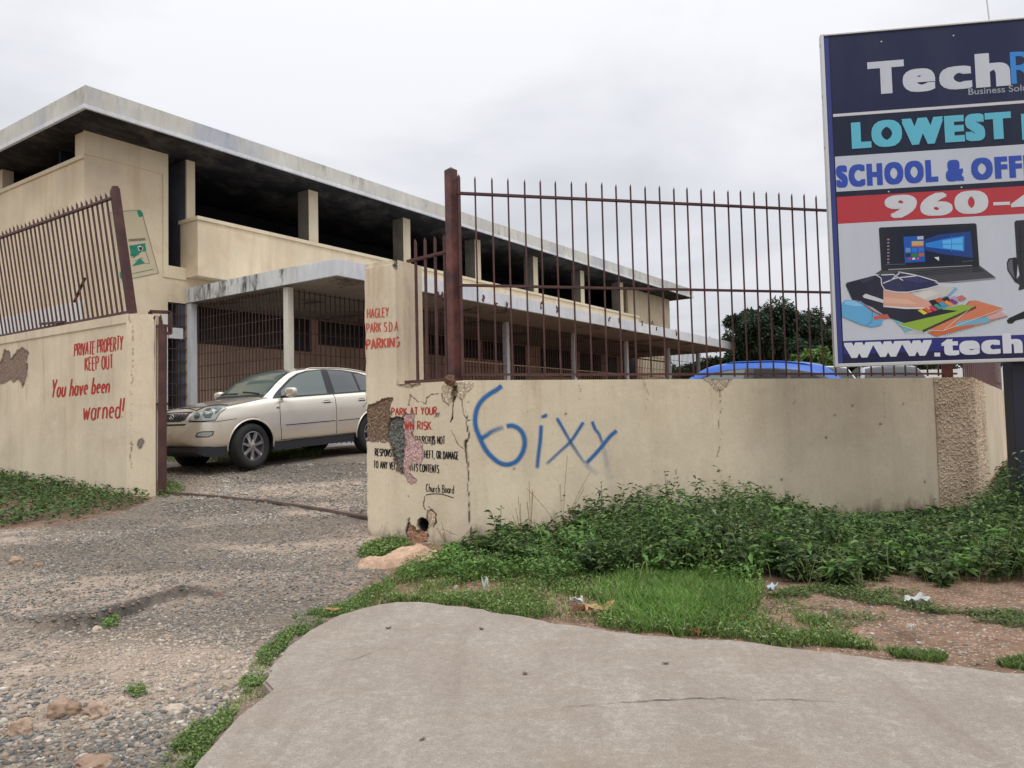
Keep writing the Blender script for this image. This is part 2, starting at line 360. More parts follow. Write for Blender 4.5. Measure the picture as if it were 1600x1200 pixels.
n1 = g_bump(nt, b, iv.outputs[0], .7, .012); n2 = g_bump(nt, b, iv2.outputs[0], .6, .006, n1); g_bump(nt, b, g_noise(nt, 30, 6, .7, space='World'), .5, .012, n2)
ground.data.materials.clear(); ground.data.materials.append(m); tag(ground, kind='structure')
ground['label'] = 'stony driveway of gravel and trodden soil'
# ---- concrete footpath slab
SL = [(300, 1200), (335, 1160), (372, 1118), (405, 1092), (428, 1075), (414, 1062), (424, 1040), (450, 1010), (482, 985), (530, 960), (575, 948), (620, 940), (660, 941), (720, 947), (790, 958), (860, 971), (940, 984), (1000, 991), (1060, 996), (1150, 1002), (1250, 1013), (1330, 1022), (1400, 1031), (1500, 1041), (1600, 1052), (1760, 1070)]
SZ = .045
slab = [tuple(at_z(px, py, SZ)[:2]) for px, py in SL]
q = []
for a, b_ in zip(slab[:-1], slab[1:]):
    a = np.array(a); b_ = np.array(b_); n = max(2, int(np.linalg.norm(b_-a)/.04))
    for k in range(n):
        p = a+(b_-a)*k/n; j = (fbm(np.array([p]), 9, 4)[0]-.5)*.07 + (random.random()-.5)*.008; q.append((p[0]+j*.5, p[1]+j))
x0, y0 = q[0]; q = q + [slab[-1], (9.0, 3.6), (9.0, -3.0), (-2.9, -3.0), (-2.1, 1.0), (x0-.35, y0-.6)]
bm = bmesh.new(); top = [bm.verts.new((x, y, SZ)) for x, y in q]; f = bm.faces.new(top)
if f.normal.z < 0: f.normal_flip()
r = bmesh.ops.extrude_face_region(bm, geom=[f]); bmesh.ops.translate(bm, vec=(0, 0, -.16), verts=[g for g in r['geom'] if isinstance(g, bmesh.types.BMVert)])
bmesh.ops.recalc_face_normals(bm, faces=bm.faces)
ed = [e_ for e_ in bm.edges if all(abs(v.co.z-SZ) < 1e-4 for v in e_.verts)]
bmesh.ops.bevel(bm, geom=ed, offset=.012, segments=2, affect='EDGES'); bmesh.ops.recalc_face_normals(bm, faces=bm.faces)
me = D.meshes.new('pavement'); bm.to_mesh(me); bm.free(); pave = D.objects.new('pavement', me); C.objects.link(pave); tag(pave, 'pale worn concrete footpath slab in the foreground', kind='structure')
m, nt, b = newmat('worn_concrete', (.4, .37, .34), .92, spec=.2)
c = g_ramp(nt, g_noise(nt, .9, 7, .6, space='World'), [(.3, srgb(176, 165, 152)), (.7, srgb(200, 190, 177))])
c = g_mix(nt, g_ramp(nt, g_noise(nt, 3.5, 8, .7, stretch=(1, .35, 1), space='World'), [(.42, .45), (.62, 0)]), c, srgb(146, 132, 120))
c = g_mix(nt, g_ramp(nt, g_noise(nt, 46, 3, .6, space='World'), [(.62, 0), (.72, .6)]), c, srgb(118, 108, 98))
c = g_mix(nt, g_ramp(nt, g_noise(nt, 170, 3, .6, space='World'), [(.38, .55), (.62, 0)]), c, srgb(120, 110, 100))
c = g_mix(nt, g_ramp(nt, g_noise(nt, 240, 2, .6, space='World'), [(.58, 0), (.70, .5)]), c, srgb(214, 204, 190))
c = g_mix(nt, g_ramp(nt, g_noise(nt, 1.4, 8, .75, stretch=(.6, 2.2, 1), dist=.8, space='World'), [(.52, 0), (.70, .45)]), c, srgb(150, 126, 106))
c = g_mix(nt, g_ramp(nt, g_noise(nt, 9, 5, .7, dist=1.5, space='World'), [(.69, 0), (.76, .55)]), c, srgb(120, 110, 102))
c = g_mix(nt, g_ramp(nt, g_noise(nt, 20, 6, .8, space='World'), [(.44, .45), (.60, 0)]), c, srgb(142, 130, 118))
c = g_mix(nt, g_ramp(nt, g_noise(nt, 11, 7, .8, dist=.6, space='World'), [(.56, 0), (.70, .35)]), c, srgb(216, 206, 194))
c = g_mix(nt, g_ramp(nt, g_noise(nt, 2.5, 6, .7, stretch=(3.2, .18, 1), space='World'), [(.56, 0), (.70, .28)]), c, srgb(134, 118, 108))
nt.links.new(c, b.inputs['Base Color'])
k1 = g_bump(nt, b, g_noise(nt, 120, 5, .7, space='World'), .8, .008); k2 = g_bump(nt, b, g_noise(nt, 6, 8, .7, space='World'), .7, .035, k1)
me.materials.append(m)
# crack in the slab and a few dark spots
def crackline(name, pts, w, mat, label, cat, z=SZ+.0035):
    mb = MB(); P = [at_z(px, py, z) for px, py in pts]; L_ = []; 
    fine = []
    for a, b_ in zip(P[:-1], P[1:]):
        for k in range(8): fine.append(a+(b_-a)*k/8)
    fine.append(P[-1]); n = len(fine); Vv = []
    for i, p in enumerate(fine):
        t = fine[min(i+1, n-1)]-fine[max(i-1, 0)]; t /= np.linalg.norm(t); nn_ = np.array([-t[1], t[0], 0])
        ww = w*(.3+.9*random.random())*math.sin(math.pi*(i+.6)/(n+.2)); jj = nn_*(random.random()-.5)*w*1.6
        Vv += [p+jj+nn_*ww/2, p+jj-nn_*ww/2]
    return raw(name, Vv, [[2*i, 2*i+1, 2*i+3, 2*i+2] for i in range(n-1)], mat, pave)
cm = newmat('crack_shadow', srgb(92, 84, 78), 1)[0]
crackline('crack', [(930, 1100), (990, 1096), (1060, 1092), (1130, 1090), (1165, 1094)], .008, cm, '', '')
crackline('crack', [(1160, 1094), (1230, 1092), (1310, 1096)], .005, cm, '', '')
crackline('crack', [(880, 1104), (930, 1101)], .005, cm, '', '')
crackline('crack', [(510, 1036), (560, 1028), (600, 1012)], .004, cm, '', '')
# ---- loose stones
ico = bmesh.new(); bmesh.ops.create_icosphere(ico, subdivisions=1, radius=1); IV = np.array([v.co[:] for v in ico.verts]); IF = np.array([[v.index for v in f.verts] for f in ico.faces]); ico.free()
def stones(name, n, xr, yr, smin, smax, poly, label, big=0, seed=1, squash=.55, expo=2.2, dens=None):
    r = np.random.default_rng(seed)
    X = r.uniform(*xr, n); Y = r.uniform(*yr, n); P = np.c_[X, Y, gzd(X, Y)]; px = proj(P)
    k = inpoly(px, poly) & ~inpoly(np.c_[X, Y], q)
    if dens is not None: k &= r.random(n) < dens(px, P)
    P = P[k]; n = len(P)
    s = smin + (smax-smin)*r.random(n)**expo
    A = IV[None]*(1+.75*(r.random((n, len(IV), 1))-.5))+.30*(r.random((n, len(IV), 3))-.5); sc = np.stack([s*r.uniform(.8, 1.5, n), s*r.uniform(.7, 1.1, n), s*squash*r.uniform(.7, 1.2, n)], 1)/2
    A = A*sc[:, None]; a = r.uniform(0, 6.28, n); ca, sa = np.cos(a)[:, None], np.sin(a)[:, None]
    X2 = A[..., 0]*ca-A[..., 1]*sa; Y2 = A[..., 0]*sa+A[..., 1]*ca
    A = np.stack([X2, Y2, A[..., 2]+X2*r.uniform(-.3, .3, (n, 1))], -1) + P[:, None] + np.array([0, 0, 1])*(s*squash*.05)[:, None, None]
    pal = np.array([srgb(112, 112, 110), srgb(124, 123, 119), srgb(138, 134, 127), srgb(154, 147, 136), srgb(174, 160, 143), srgb(196, 188, 174), srgb(164, 142, 122), srgb(98, 98, 96)])
    idx = r.choice(8, n, p=[.11, .13, .15, .17, .21, .09, .09, .05]); c = pal[idx]*r.uniform(.70, 1.15, (n, 1)); pt = patchf(P[:, :2])[:, None]; dr = (P[:, :1] < -.9)*1.0
    wl = np.exp(-((px[k][:, :1]-250)/230)**2-((px[k][:, 1:]-1030)/50)**2)*dr            # pale crushed limestone
    c = c*(1-.28*pt*dr*(1-wl)); c = c*(1-.5*wl)+np.array(srgb(196, 178, 158))*.5*wl
    c = np.repeat(c, len(IV), 0)
    Fa = (IF[None]+np.arange(n)[:, None, None]*len(IV)).reshape(-1, 3)
    o = raw(name, A.reshape(-1, 3), Fa, MAT['stone'], col=c); tag(o, label, 'gravel', kind='stuff'); return o
DRV = [(-400, 1300), (-400, 850), (0, 828), (110, 818), (215, 788), (245, 772), (253, 715), (575, 715), (573, 840), (570, 880), (620, 900), (560, 945), (470, 990), (410, 1060), (330, 1120), (240, 1220), (240, 1300)]
def dens1(px, P):
    d = .35+.65*sstep(fbm(P[:, :2], 1.6, 4), .42, .58)
    return np.clip(d, 0, 1)
stones('gravel', 100000, (-6.2, -.6), (2.3, 9.2), .007, .03, DRV, 'loose grey and tan gravel strewn over the driveway', dens=dens1, seed=3)
stones('gravel', 42000, (-6.6, -1.2), (8.6, 13.2), .012, .045, [(253, 806), (573, 812), (573, 705), (253, 700)], 'loose gravel scattered through the gateway up to the parked SUV', dens=dens1, seed=13)
def dens2(px, P): return np.clip(sstep(px[:, 1], 985, 1130)*(.25+.75*sstep(fbm(P[:, :2]+5, 1.3, 3), .40, .55)), 0, 1)
stones('gravel', 12000, (-4.2, -.9), (2.2, 5.2), .014, .045, DRV, 'larger broken stones heaped at the near corner of the driveway', dens=dens2, seed=5, squash=.7, expo=1.6)
def dens3(px, P): return .15+.85*np.exp(-((px[:, 0]-530)/90)**2-((px[:, 1]-930)/30)**2)
stones('gravel', 6000, (-3, -.8), (4.2, 7.6), .012, .035, DRV, 'dark gravel along the grass beside the gate pillar', dens=dens3, seed=8)
VRG = [(600, 930), (1150, 925), (1250, 940), (1600, 950), (1800, 1060), (1400, 1031), (1000, 991), (700, 945)]
stones('gravel', 9000, (-1.2, 6), (3.6, 6.6), .006, .03, VRG, 'pale chips of stone scattered on the bare soil verge', dens=lambda px, P: .1+.9*sstep(px[:, 0], 1150, 1350), seed=9)
def rock(px, py, w, h, c, label, seed, dx=0, sink=.3):
    p = at_z(px, py, 0); z = float(gzd(np.array([p[0]]), np.array([p[1]]))[0]); dist = np.linalg.norm(p-EY)
    w *= .8; sx_ = w*dist/1200/2; sz_ = h*dist/1200/2*1.3
    bm = bmesh.new(); bmesh.ops.create_icosphere(bm, subdivisions=4, radius=1)
    for v in bm.verts:
        n = 1+.42*noise.fractal(v.co*1.5+Vector((seed, 0, 0)), 1, 2, 4); v.co = Vector((v.co.x*sx_*n, v.co.y*sx_*.75*n, v.co.z*sz_*n*.8))
        f = noise.cell(v.co*0+Vector((seed, 1, 1)))
    me = D.meshes.new('rock'); bm.to_mesh(me); bm.free(); me.polygons.foreach_set('use_smooth', np.ones(len(me.polygons), bool))
    o = D.objects.new('rock', me); C.objects.link(o); o.location = (p[0], p[1], z+sz_*sink); o.rotation_euler = (0, .1, random.uniform(-.4, .4))
    me.materials.append(c); return tag(o, label, 'rock', 'rocks lying on the driveway')
def rockmat(name, c):
    m, nt, b = newmat(name, c, .95, spec=.2)
    nt.links.new(g_ramp(nt, g_noise(nt, 14, 7, .65, space='World'), [(.3, tuple(v*.6 for v in c)), (.7, tuple(min(1, v*1.15) for v in c))]), b.inputs['Base Color'])
    g_bump(nt, b, g_noise(nt, 40, 6, .7, space='World'), .8, .01); return m
rb = rockmat('brown_rock', srgb(162, 136, 116)); rt = rockmat('tan_rock', srgb(178, 154, 132)); rw = rockmat('pale_rock', srgb(196, 180, 160))
rock(98, 1118, 46, 24, rb, 'large rounded brown rock at the lower left of the driveway', 1)
rock(150, 1116, 38, 22, rt, 'flat tan rock just right of the large brown rock', 2)
rock(30, 1150, 38, 24, rt, 'tan rock nearest the bottom left corner', 3)
rock(190, 1101, 16, 12, rw, 'small pale stone beside the grass tuft on the driveway', 4)
rock(275, 1106, 46, 10, rw, 'long flat pale stone close to the footpath edge', 5, sink=.1)
rock(152, 988, 17, 10, rw, 'small pale stone below the broken edge of old surfacing', 6)
rock(355, 1075, 15, 12, rw, 'round pale stone beside the grass edging', 7)
rock(148, 1195, 60, 14, rb, 'brown rock cut by the bottom edge of the picture', 8, sink=.1)
rock(25, 880, 22, 12, rt, 'tan stone alone on the left of the driveway', 9)
rock(60, 884, 14, 8, rb, 'small brown stone right of the lone tan stone', 10)
rock(98, 761, 15, 14, rockmat('grey_rock', srgb(170, 165, 155)), 'pale grey stone in the grass under the left wall', 11, sink=.8)
rock(712, 922, 11, 10, rw, 'small round pale stone on the verge below the pillar', 12, sink=.5)
# broken lump of rendered footing below the drain hole
p = at_z(612, 888, .0); bm = bmesh.new(); bmesh.ops.create_grid(bm, x_segments=60, y_segments=40, size=1)
for v in bm.verts:
    x, y = v.co.x, v.co.y; rr = math.hypot(x*1.0, y*1.1)
    n = noise.fractal(Vector((x*2, y*2, 3.3)), 1, 2, 5); h = max(0, 1-rr**2.2+n*.35)
    v.co = Vector((x*.40, y*.25, min(.12, .22*h)+.02*n+ (.10*max(0, x)) - .04))
o_me = D.meshes.new('rubble'); bm.to_mesh(o_me); bm.free(); rub = D.objects.new('rubble', o_me); C.objects.link(rub)
rub.location = (p[0], p[1]+.15, gz(p[0], p[1])); rub.rotation_euler = (0, 0, .45); o_me.materials.append(rockmat('footing_rubble', srgb(200, 168, 142)))
tag(rub, 'broken slab of tan mortar at the foot of the gate pillar', 'rubble')
# drain / gate track across the entrance
mb = MB(); tk = [at_z(px, py, z)+0 for px, py, z in [(243, 770, .32), (330, 778, .27), (430, 787, .22), (520, 799, .17), (600, 813, .12)]]
for a, b_ in zip(tk[:-1], tk[1:]):
    a = a.copy(); b_ = b_.copy(); a[2] = float(gz(a[0], a[1]))+.012; b_[2] = float(gz(b_[0], b_[1]))+.012; mb.bar(a, b_, .06, .03)
tag(mb.build('gate_track', rusty('track_steel', (.10, .065, .055), (.20, .14, .11), .8)), 'rusty steel gate track sunk across the entrance', 'gate track')
# ------------------------------------------------------------ boundary walls
def wallmat():
    m = plaster('painted_wall_with_damage', srgb(224, 208, 181), var=.12, streak=.26, stain=srgb(166, 138, 108), stainf=.28, bs=26, bump=.35, scale=.8)
    nt = m.node_tree; b = nt.nodes['Principled BSDF']; old = b.inputs['Base Color'].links[0].from_socket
    a = nn(nt.nodes, 'ShaderNodeVertexColor', layer_name='Col')
    n = g_ramp(nt, g_noise(nt, 55, 6, .75, space='World'), [(.30, .45), (.70, 1.35)])
    geo = nn(nt.nodes, 'ShaderNodeNewGeometry'); sz = nn(nt.nodes, 'ShaderNodeSeparateXYZ'); nt.links.new(geo.outputs['Position'], sz.inputs[0])
    dm = nn(nt.nodes, 'ShaderNodeMath', operation='SUBTRACT'); nt.links.new(g_noise(nt, 3.5, 7, .7, stretch=(1, 1, .5), space='World'), dm.inputs[0]); nt.links.new(sz.outputs[2], dm.inputs[1])
    dirt = g_ramp(nt, dm.outputs[0], [(.30, 0), (.47, .75)])
    c = g_mix(nt, dirt, old, srgb(118, 108, 96))
    scr = g_ramp(nt, g_noise(nt, 5, 4, .8, stretch=(1.0, 1.0, 9), dist=2, space='World'), [(.66, 0), (.70, .35)])
    c = g_mix(nt, scr, c, srgb(222, 208, 184))
    pit = g_ramp(nt, g_noise(nt, 38, 2, .5, space='World'), [(.74, 0), (.78, .8)])
    c = g_mix(nt, pit, c, srgb(96, 82, 68))
    tp = g_ramp(nt, sz.outputs[2], [(1.0/3, 0), (1.62/3, 1)]); rz = nn(nt.nodes, 'ShaderNodeMath', operation='DIVIDE'); nt.links.new(sz.outputs[2], rz.inputs[0]); rz.inputs[1].default_value = 3
    nt.links.new(rz.outputs[0], tp.node.inputs[0])
    drip = g_mix(nt, 1, tp, g_ramp(nt, g_noise(nt, 6, 6, .75, stretch=(1, 1, .06), space='World'), [(.54, 0), (.72, .5)]), 'MULTIPLY')
    c = g_mix(nt, drip, c, srgb(158, 118, 84))
    c = g_mix(nt, g_ramp(nt, g_noise(nt, 2.6, 8, .75, dist=1.2, space='World'), [(.50, 0), (.62, .30)]), c, srgb(232, 218, 192))
    c = g_mix(nt, g_ramp(nt, g_noise(nt, 4.1, 9, .8, dist=.8, space='World'), [(.62, 0), (.70, .22)]), c, srgb(172, 152, 124))
    vo = nn(nt.nodes, 'ShaderNodeTexVoronoi'); vo.inputs['Scale'].default_value = 95; nt.links.new(geo.outputs['Position'], vo.inputs['Vector'])
    vs = nn(nt.nodes, 'ShaderNodeSeparateColor'); nt.links.new(vo.outputs['Color'], vs.inputs[0]); spk = g_ramp(nt, vs.outputs[0], [(.0, .60), (.80, 1.0), (.94, 1.6)])
    n = g_mix(nt, 1, n, spk, 'MULTIPLY')
    c = g_mix(nt, a.outputs[1], c, g_mix(nt, 1, a.outputs[0], n, 'MULTIPLY'))
    nt.links.new(c, b.inputs['Base Color']); return m
WM = wallmat()
DMG = []      # (kind, polygon or polyline, px noise, depth, colour, width)
z6 = lambda pts: [(550+x/4, 600+y/4) for x, y in pts]
z5 = lambda pts: [(550+x/4, 380+y/4) for x, y in pts]
z8 = lambda pts: [(640+x/4, 560+y/4) for x, y in pts]
z2 = lambda pts: [(x/3, 400+y/3) for x, y in pts]
HOLES_MORTAR = z6([(250, 88), (175, 95), (150, 120), (112, 130), (60, 200), (60, 350), (125, 360), (200, 350), (245, 390), (262, 480), (285, 545), (318, 560), (325, 480), (332, 350), (325, 212), (242, 210), (235, 160)])
HOLES_AGG = z6([(240, 212), (325, 215), (330, 460), (320, 555), (290, 520), (270, 470), (250, 380), (215, 330), (220, 260)])
HOLES_PINK = z6([(340, 185), (385, 180), (392, 250), (372, 300), (385, 345), (435, 340), (447, 400), (445, 470), (425, 505), (395, 490), (370, 520), (352, 560), (398, 600), (380, 632), (345, 610), (322, 560), (320, 470), (332, 350), (320, 260), (322, 210)])
PALE = srgb(206, 184, 156)
DMG += [('poly', HOLES_MORTAR, 2.0, .014, srgb(140, 116, 96), 0), ('poly', HOLES_AGG, 2.0, .026, srgb(122, 122, 116), 0),
        ('poly', HOLES_PINK, 2.5, .005, srgb(206, 168, 162), 0),
        ('poly', [(617, 400), (612, 407), (620, 424), (627, 430), (632, 420), (640, 414), (650, 408), (655, 395), (640, 398)], 2.2, .035, srgb(120, 116, 108), 0),
        ('poly', z5([(560, 885), (600, 868), (640, 880), (650, 868), (700, 862), (762, 868), (755, 910), (720, 935), (690, 985), (660, 950), (640, 965), (600, 1010), (575, 985), (560, 930)]), 1.5, -.006, srgb(214, 196, 168), 0),
        ('poly', z5([(630, 890), (655, 890), (655, 960), (640, 990), (625, 950)]), 1.5, .025, srgb(176, 148, 116), 0),
        ('poly', z6([(345, 850), (380, 900), (420, 925), (470, 905), (480, 950), (460, 985), (430, 1005), (425, 1050), (370, 1060), (350, 980), (338, 920)]), 2, .018, srgb(196, 150, 122), 0),
        ('poly', z6([(470, 795), (500, 780), (525, 815), (520, 860), (480, 900), (465, 850)]), 1.5, .006, srgb(212, 190, 160), 0),
        ('poly', z6([(300, 0), (420, 0), (400, 20), (310, 18)]), 1.5, .008, srgb(196, 176, 148), 0),
        ('poly', z5([(290, 850), (300, 810), (320, 830), (322, 870), (300, 895), (288, 880)]), 1, .03, srgb(110, 100, 88), 0),
        ('poly', z6([(485, 330), (510, 325), (520, 375), (500, 385)]), 1, .006, srgb(214, 190, 180), 0),
        ('poly', z6([(520, 185), (545, 180), (540, 205), (515, 208)]), 1, .004, srgb(214, 190, 180), 0),
        ('poly', [(1118, 590), (1134, 590), (1128, 600), (1122, 604)], 1.2, .05, srgb(120, 96, 78), 0),
        ('poly', [(1100, 590), (1145, 590), (1137, 604), (1122, 613), (1110, 600)], 2.2, .006, srgb(200, 182, 156), 0)]
DK = (.025, .018, .014)
for pts, w, dk in [(z6([(720, 180), (722, 260), (728, 330), (718, 400), (722, 470), (730, 570), (726, 640), (733, 700), (734, 800), (738, 960)]), 1.5, 1),
                (z6([(718, 350), (720, 420), (722, 500)]), 3.2, 1),
                (z6([(640, 70), (636, 130), (628, 190), (624, 240)]), 1.6, 1), (z6([(690, 90), (690, 140), (700, 190), (722, 230), (762, 235)]), 1.1, .8),
                (z6([(465, 90), (500, 68), (560, 62), (572, 110), (600, 135)]), .9, .8), (z6([(465, 90), (462, 130), (420, 110), (360, 65), (350, 130)]), .9, .7),
                (z6([(620, 290), (650, 340), (665, 385), (705, 402)]), .8, .6), (z6([(450, 700), (450, 770), (458, 800)]), 1, .8),
                (z6([(480, 770), (515, 800), (522, 860), (505, 900)]), 1.1, .8), (z6([(355, 845), (340, 900), (350, 990)]), 1.3, .8), (z6([(430, 1000), (470, 985), (480, 930)]), 1.0, .7),
                ([(1126, 610), (1124, 625), (1128, 640), (1124, 660), (1126, 690), (1122, 720)], .8, .6), ([(1055, 735), (1062, 770)], .7, .5),
                (z6([(600, 1000), (540, 940), (560, 905), (600, 915), (660, 960)]), .6, .3)]:
    DMG.append(('line', pts, w, .012, DK, dk))
_r = random.Random(5)
for _k in range(20):
    x = _r.uniform(590, 1445); y = _r.uniform(602, 780)
    if 745 < x < 965 and 610 < y < 730 and _k % 2: continue
    if x < 735 and 635 < y < 775: continue
    rr = _r.uniform(.6, 1.5); DMG.append(('poly', [(x+rr*math.cos(a)*_r.uniform(.5, 1.3), y+rr*math.sin(a)*_r.uniform(.5, 1.2)) for a in (0, 1.2, 2.5, 3.8, 5)], .5, .004, srgb(*_r.choice([(120, 100, 80), (90, 76, 62), (226, 212, 190), (150, 128, 100)])), 0))
for x, y, L_ in ((1010, 600, 40), (905, 598, 26), (1240, 600, 34), (1380, 606, 60), (815, 598, 18)):
    DMG.append(('line', [(x, y), (x+3, y+L_*.5), (x-1, y+L_)], .45, .001, srgb(120, 100, 80), .45))
HOLE = z6([(440, 835), (462, 845), (474, 875), (468, 905), (448, 922), (425, 910), (410, 885), (415, 850)])
DMG.append(('poly', HOLE, .5, .16, (.015, .012, .01), 0))
LW_D = z2([(-200, 500), (0, 500), (14, 440), (40, 448), (45, 485), (70, 445), (100, 428), (126, 455), (118, 500), (120, 555), (98, 612), (82, 575), (60, 590), (40, 580), (0, 600), (-200, 600)])
DMG_L = [('poly', LW_D, 1.5, .008, srgb(150, 128, 112), 0), ('poly', z2([(650, 860), (668, 848), (676, 885), (655, 905), (648, 890)]), 1, .006, srgb(150, 142, 130), 0),
         ('line', z2([(608, 880), (620, 880)]), 1.0, .002, DK, .8), ('line', z2([(612, 895), (612, 915)]), 1.6, .002, DK, .8), ('line', z2([(612, 930), (616, 960)]), .8, .002, srgb(90, 80, 70), .7),
         ('line', z2([(620, 300), (622, 450), (616, 700), (614, 1000)]), .55, .002, srgb(120, 100, 80), .7), ('line', z2([(598, 275), (602, 310)]), 2.2, .001, srgb(160, 96, 60), .6)]
def damage(P, dmg):
    px = proj(P); n = len(P); dep = np.zeros(n); col = np.zeros((n, 4)); nz = fbm(P, 22, 3)-.5; nz2 = fbm(P+9, 60, 2)-.5; pj = np.stack([fbm(P+3, 11, 4)-.5, fbm(P+17, 11, 4)-.5], 1)*9
    for kind, pts, nzw, d, c, w in dmg:
        lo = np.min(pts, 0)-12; hi = np.max(pts, 0)+12; k = np.where((px > lo).all(1) & (px < hi).all(1))[0]
        if not len(k): continue
        if kind == 'poly':
            s = sdpoly(px[k]+pj[k]*.35, pts) + nz[k]*nzw*4; m = sstep(-s, -.5, .6)
            rgh = 1+nz2[k]*(1.5 if d > .01 else .3)+nz[k]*(.8 if d > .01 else 0)
        else:
            s = sdline(px[k]+pj[k], pts) + nz[k]*1.4; m = sstep(-s, -nzw*.9-.2, -nzw*.25)*w; rgh = 1
        dep[k] = dep[k]*(1-m) + d*m*rgh
        # dark broken rim for deep chips
        rim = np.exp(-(s/1.1)**2)*(.75 if (kind == 'poly' and d > .003) else 0)
        cc = np.array([*c])[None]*np.ones((len(k), 1)); a = col[k, 3]
        na = np.maximum(a*(1-m), 0)+m; col[k, :3] = (col[k, :3]*(a*(1-m))[:, None]+cc*m[:, None])/np.maximum(na, 1e-6)[:, None]; col[k, 3] = na
        if kind == 'poly' and d > .003:
            a = col[k, 3]; na = a*(1-rim)+rim; col[k, :3] = (col[k, :3]*(a*(1-rim))[:, None]+np.array([DK])*2.2*rim[:, None])/np.maximum(na, 1e-6)[:, None]; col[k, 3] = na
    return dep, col
def gridwall(name, p0, p1, z0, z1, thick, res, parent, dmg, mat, extra=None, topfn=None):
    p0 = np.array([*p0, 0.]); p1 = np.array([*p1, 0.]); Ln = np.linalg.norm(p1-p0); d = (p1-p0)/Ln
    nrm = np.array([d[1], -d[0], 0])                 # outward (towards the road)
    nx = max(2, int(Ln/res)+1); nz_ = max(2, int((z1-z0)/res)+1)
    T, Z = np.meshgrid(np.linspace(0, Ln, nx), np.linspace(z0, z1, nz_), indexing='ij')
    P = p0 + T.reshape(-1, 1)*d + np.c_[np.zeros((T.size, 2)), Z.ravel()]
    dep, col = damage(P, dmg)
    dep = dep + (fbm(P, 1.3, 4)-.5)*.016
    if extra is not None: dep = dep + extra(T.ravel(), Z.ravel(), P)
    P = P - nrm*dep[:, None]
    Fc = gridfaces(nx, nz_).tolist(); V = P.tolist(); n0 = len(V); cl = col.tolist()
    idx = lambda i, j: i*nz_+j
    # top edge chips: lower the verts a little with noise
    back = {}
    loop = [idx(i, 0) for i in range(nx)] + [idx(nx-1, j) for j in range(1, nz_)] + [idx(i, nz_-1) for i in range(nx-2, -1, -1)] + [idx(0, j) for j in range(nz_-2, 0, -1)]
    mid = {}
    for k in loop:
        v0 = p0 + d*np.dot(np.array(V[k])-p0, d)
        for dct, th in ((mid, .045), (back, thick)):
            v = v0 - nrm*th; v[2] = V[k][2]-(0 if dct is mid or V[k][2] < z1-.2 else .0); dct[k] = len(V); V.append(v.tolist()); cl.append([cl[k][0], cl[k][1], cl[k][2], 0])
    for a, b_ in zip(loop, loop[1:]+loop[:1]): Fc.append([a, mid[a], mid[b_], b_]); Fc.append([mid[a], back[a], back[b_], mid[b_]])
    Fc.append([back[k] for k in loop])
    o = raw(name, V, Fc, mat, parent, col=np.array(cl)); 
    bm = bmesh.new(); bm.from_mesh(o.data); bmesh.ops.recalc_face_normals(bm, faces=bm.faces); bm.to_mesh(o.data); bm.free()
    return o
A1 = np.array([-1.53, 8.0]); B1 = np.array([-.45, 7.36]); C1 = np.array([5.66, 9.44]); d1 = (B1-A1)/np.linalg.norm(B1-A1); d2 = (C1-B1)/np.linalg.norm(C1-B1)
n1w = np.array([d1[1], -d1[0]]); n2w = np.array([d2[1], -d2[0]])
yr = math.radians(34.8); Rv = np.array([math.sin(yr), math.cos(yr)]); Lv = np.array([-math.cos(yr), math.sin(yr)])
WT = 1.605
rp = tag(gridwall('gate_pillar', A1, A1+d1*.42, -.3, 2.885, .45, .008, None, DMG, WM, extra=lambda T, Z, P: np.where(Z > 2.84, .01*vn(P, 18), 0)+.02*sstep(-T, -.03, 0)*vn(P, 14)),
   'tall cream gate pillar with red lettering and a chipped top corner', 'pillar')
bw = empty('boundary_wall', (B1[0], B1[1], 0), 'long low cream wall with blue spray graffiti and broken plaster', 'wall')
gridwall('wall_section', A1+d1*.421, B1, -.3, WT, .22, .008, bw, DMG, WM)
def rough(T, Z, P):
    px = proj(P); k = sstep(px[:, 0], 1448, 1454)
    r = (np.abs(fbm(P*np.array([1, 1, .9]), 16, 4)-.5)*.16 + fbm(P, 45, 2)*.02)
    return -k*(r+.0)
m = plaster('roughcast_stucco', srgb(206, 184, 158), var=.16, streak=.45, stain=srgb(130, 104, 82), stainf=.6, bs=55, bump=1.0)
mc = int(0)
split = C1 - d2*.62
gridwall('wall_section', B1+d2*.0005, split, -.3, WT, .22, .015, bw, DMG, WM)
gridwall('roughcast_corner', split+d2*.001, C1, -.3, WT+.005, .22, .011, bw, [], m, extra=lambda T, Z, P: -(np.abs(fbm(P, 34, 3)-.5)*.065+fbm(P, 70, 2)*.01))
sw = tag(gridwall('boundary_wall', C1+Rv*.03, C1+Rv*2.2, -.3, WT, .22, .02, None, [], m, extra=lambda T, Z, P: -(np.abs(fbm(P, 30, 4)-.5)*.09)*sstep(-T, -2.25, -1.9)), 'rough stucco wall running back from the right-hand wall corner', 'wall')
gridwall('wall_run', C1+Rv*2.201, C1+Rv*13, -.3, WT, .22, .08, sw, [], WM)
mb = MB()
for i in range(60):
    a = C1 - n2w*.0 + Rv*(.25+i*.17) + Lv*.1; b_ = C1 + Rv*(.25+(i+1)*.17) + Lv*.1; o = Lv*.02*(i % 2)
    mb.bar((a[0]+o[0], a[1]+o[1], 1.62), (a[0]+o[0], a[1]+o[1], 3.25), .175, .004, up=(Lv[0], Lv[1], 0))
for z in (1.8, 2.5, 3.1): a = C1+Rv*.2+Lv*.14; b_ = C1+Rv*10.4+Lv*.14; mb.bar((*a, z), (*b_, z), .04)
tag(mb.build('sheet_fence', MAT['sheet']), 'solid maroon sheet metal fence standing on the side wall behind the billboard', 'fence')
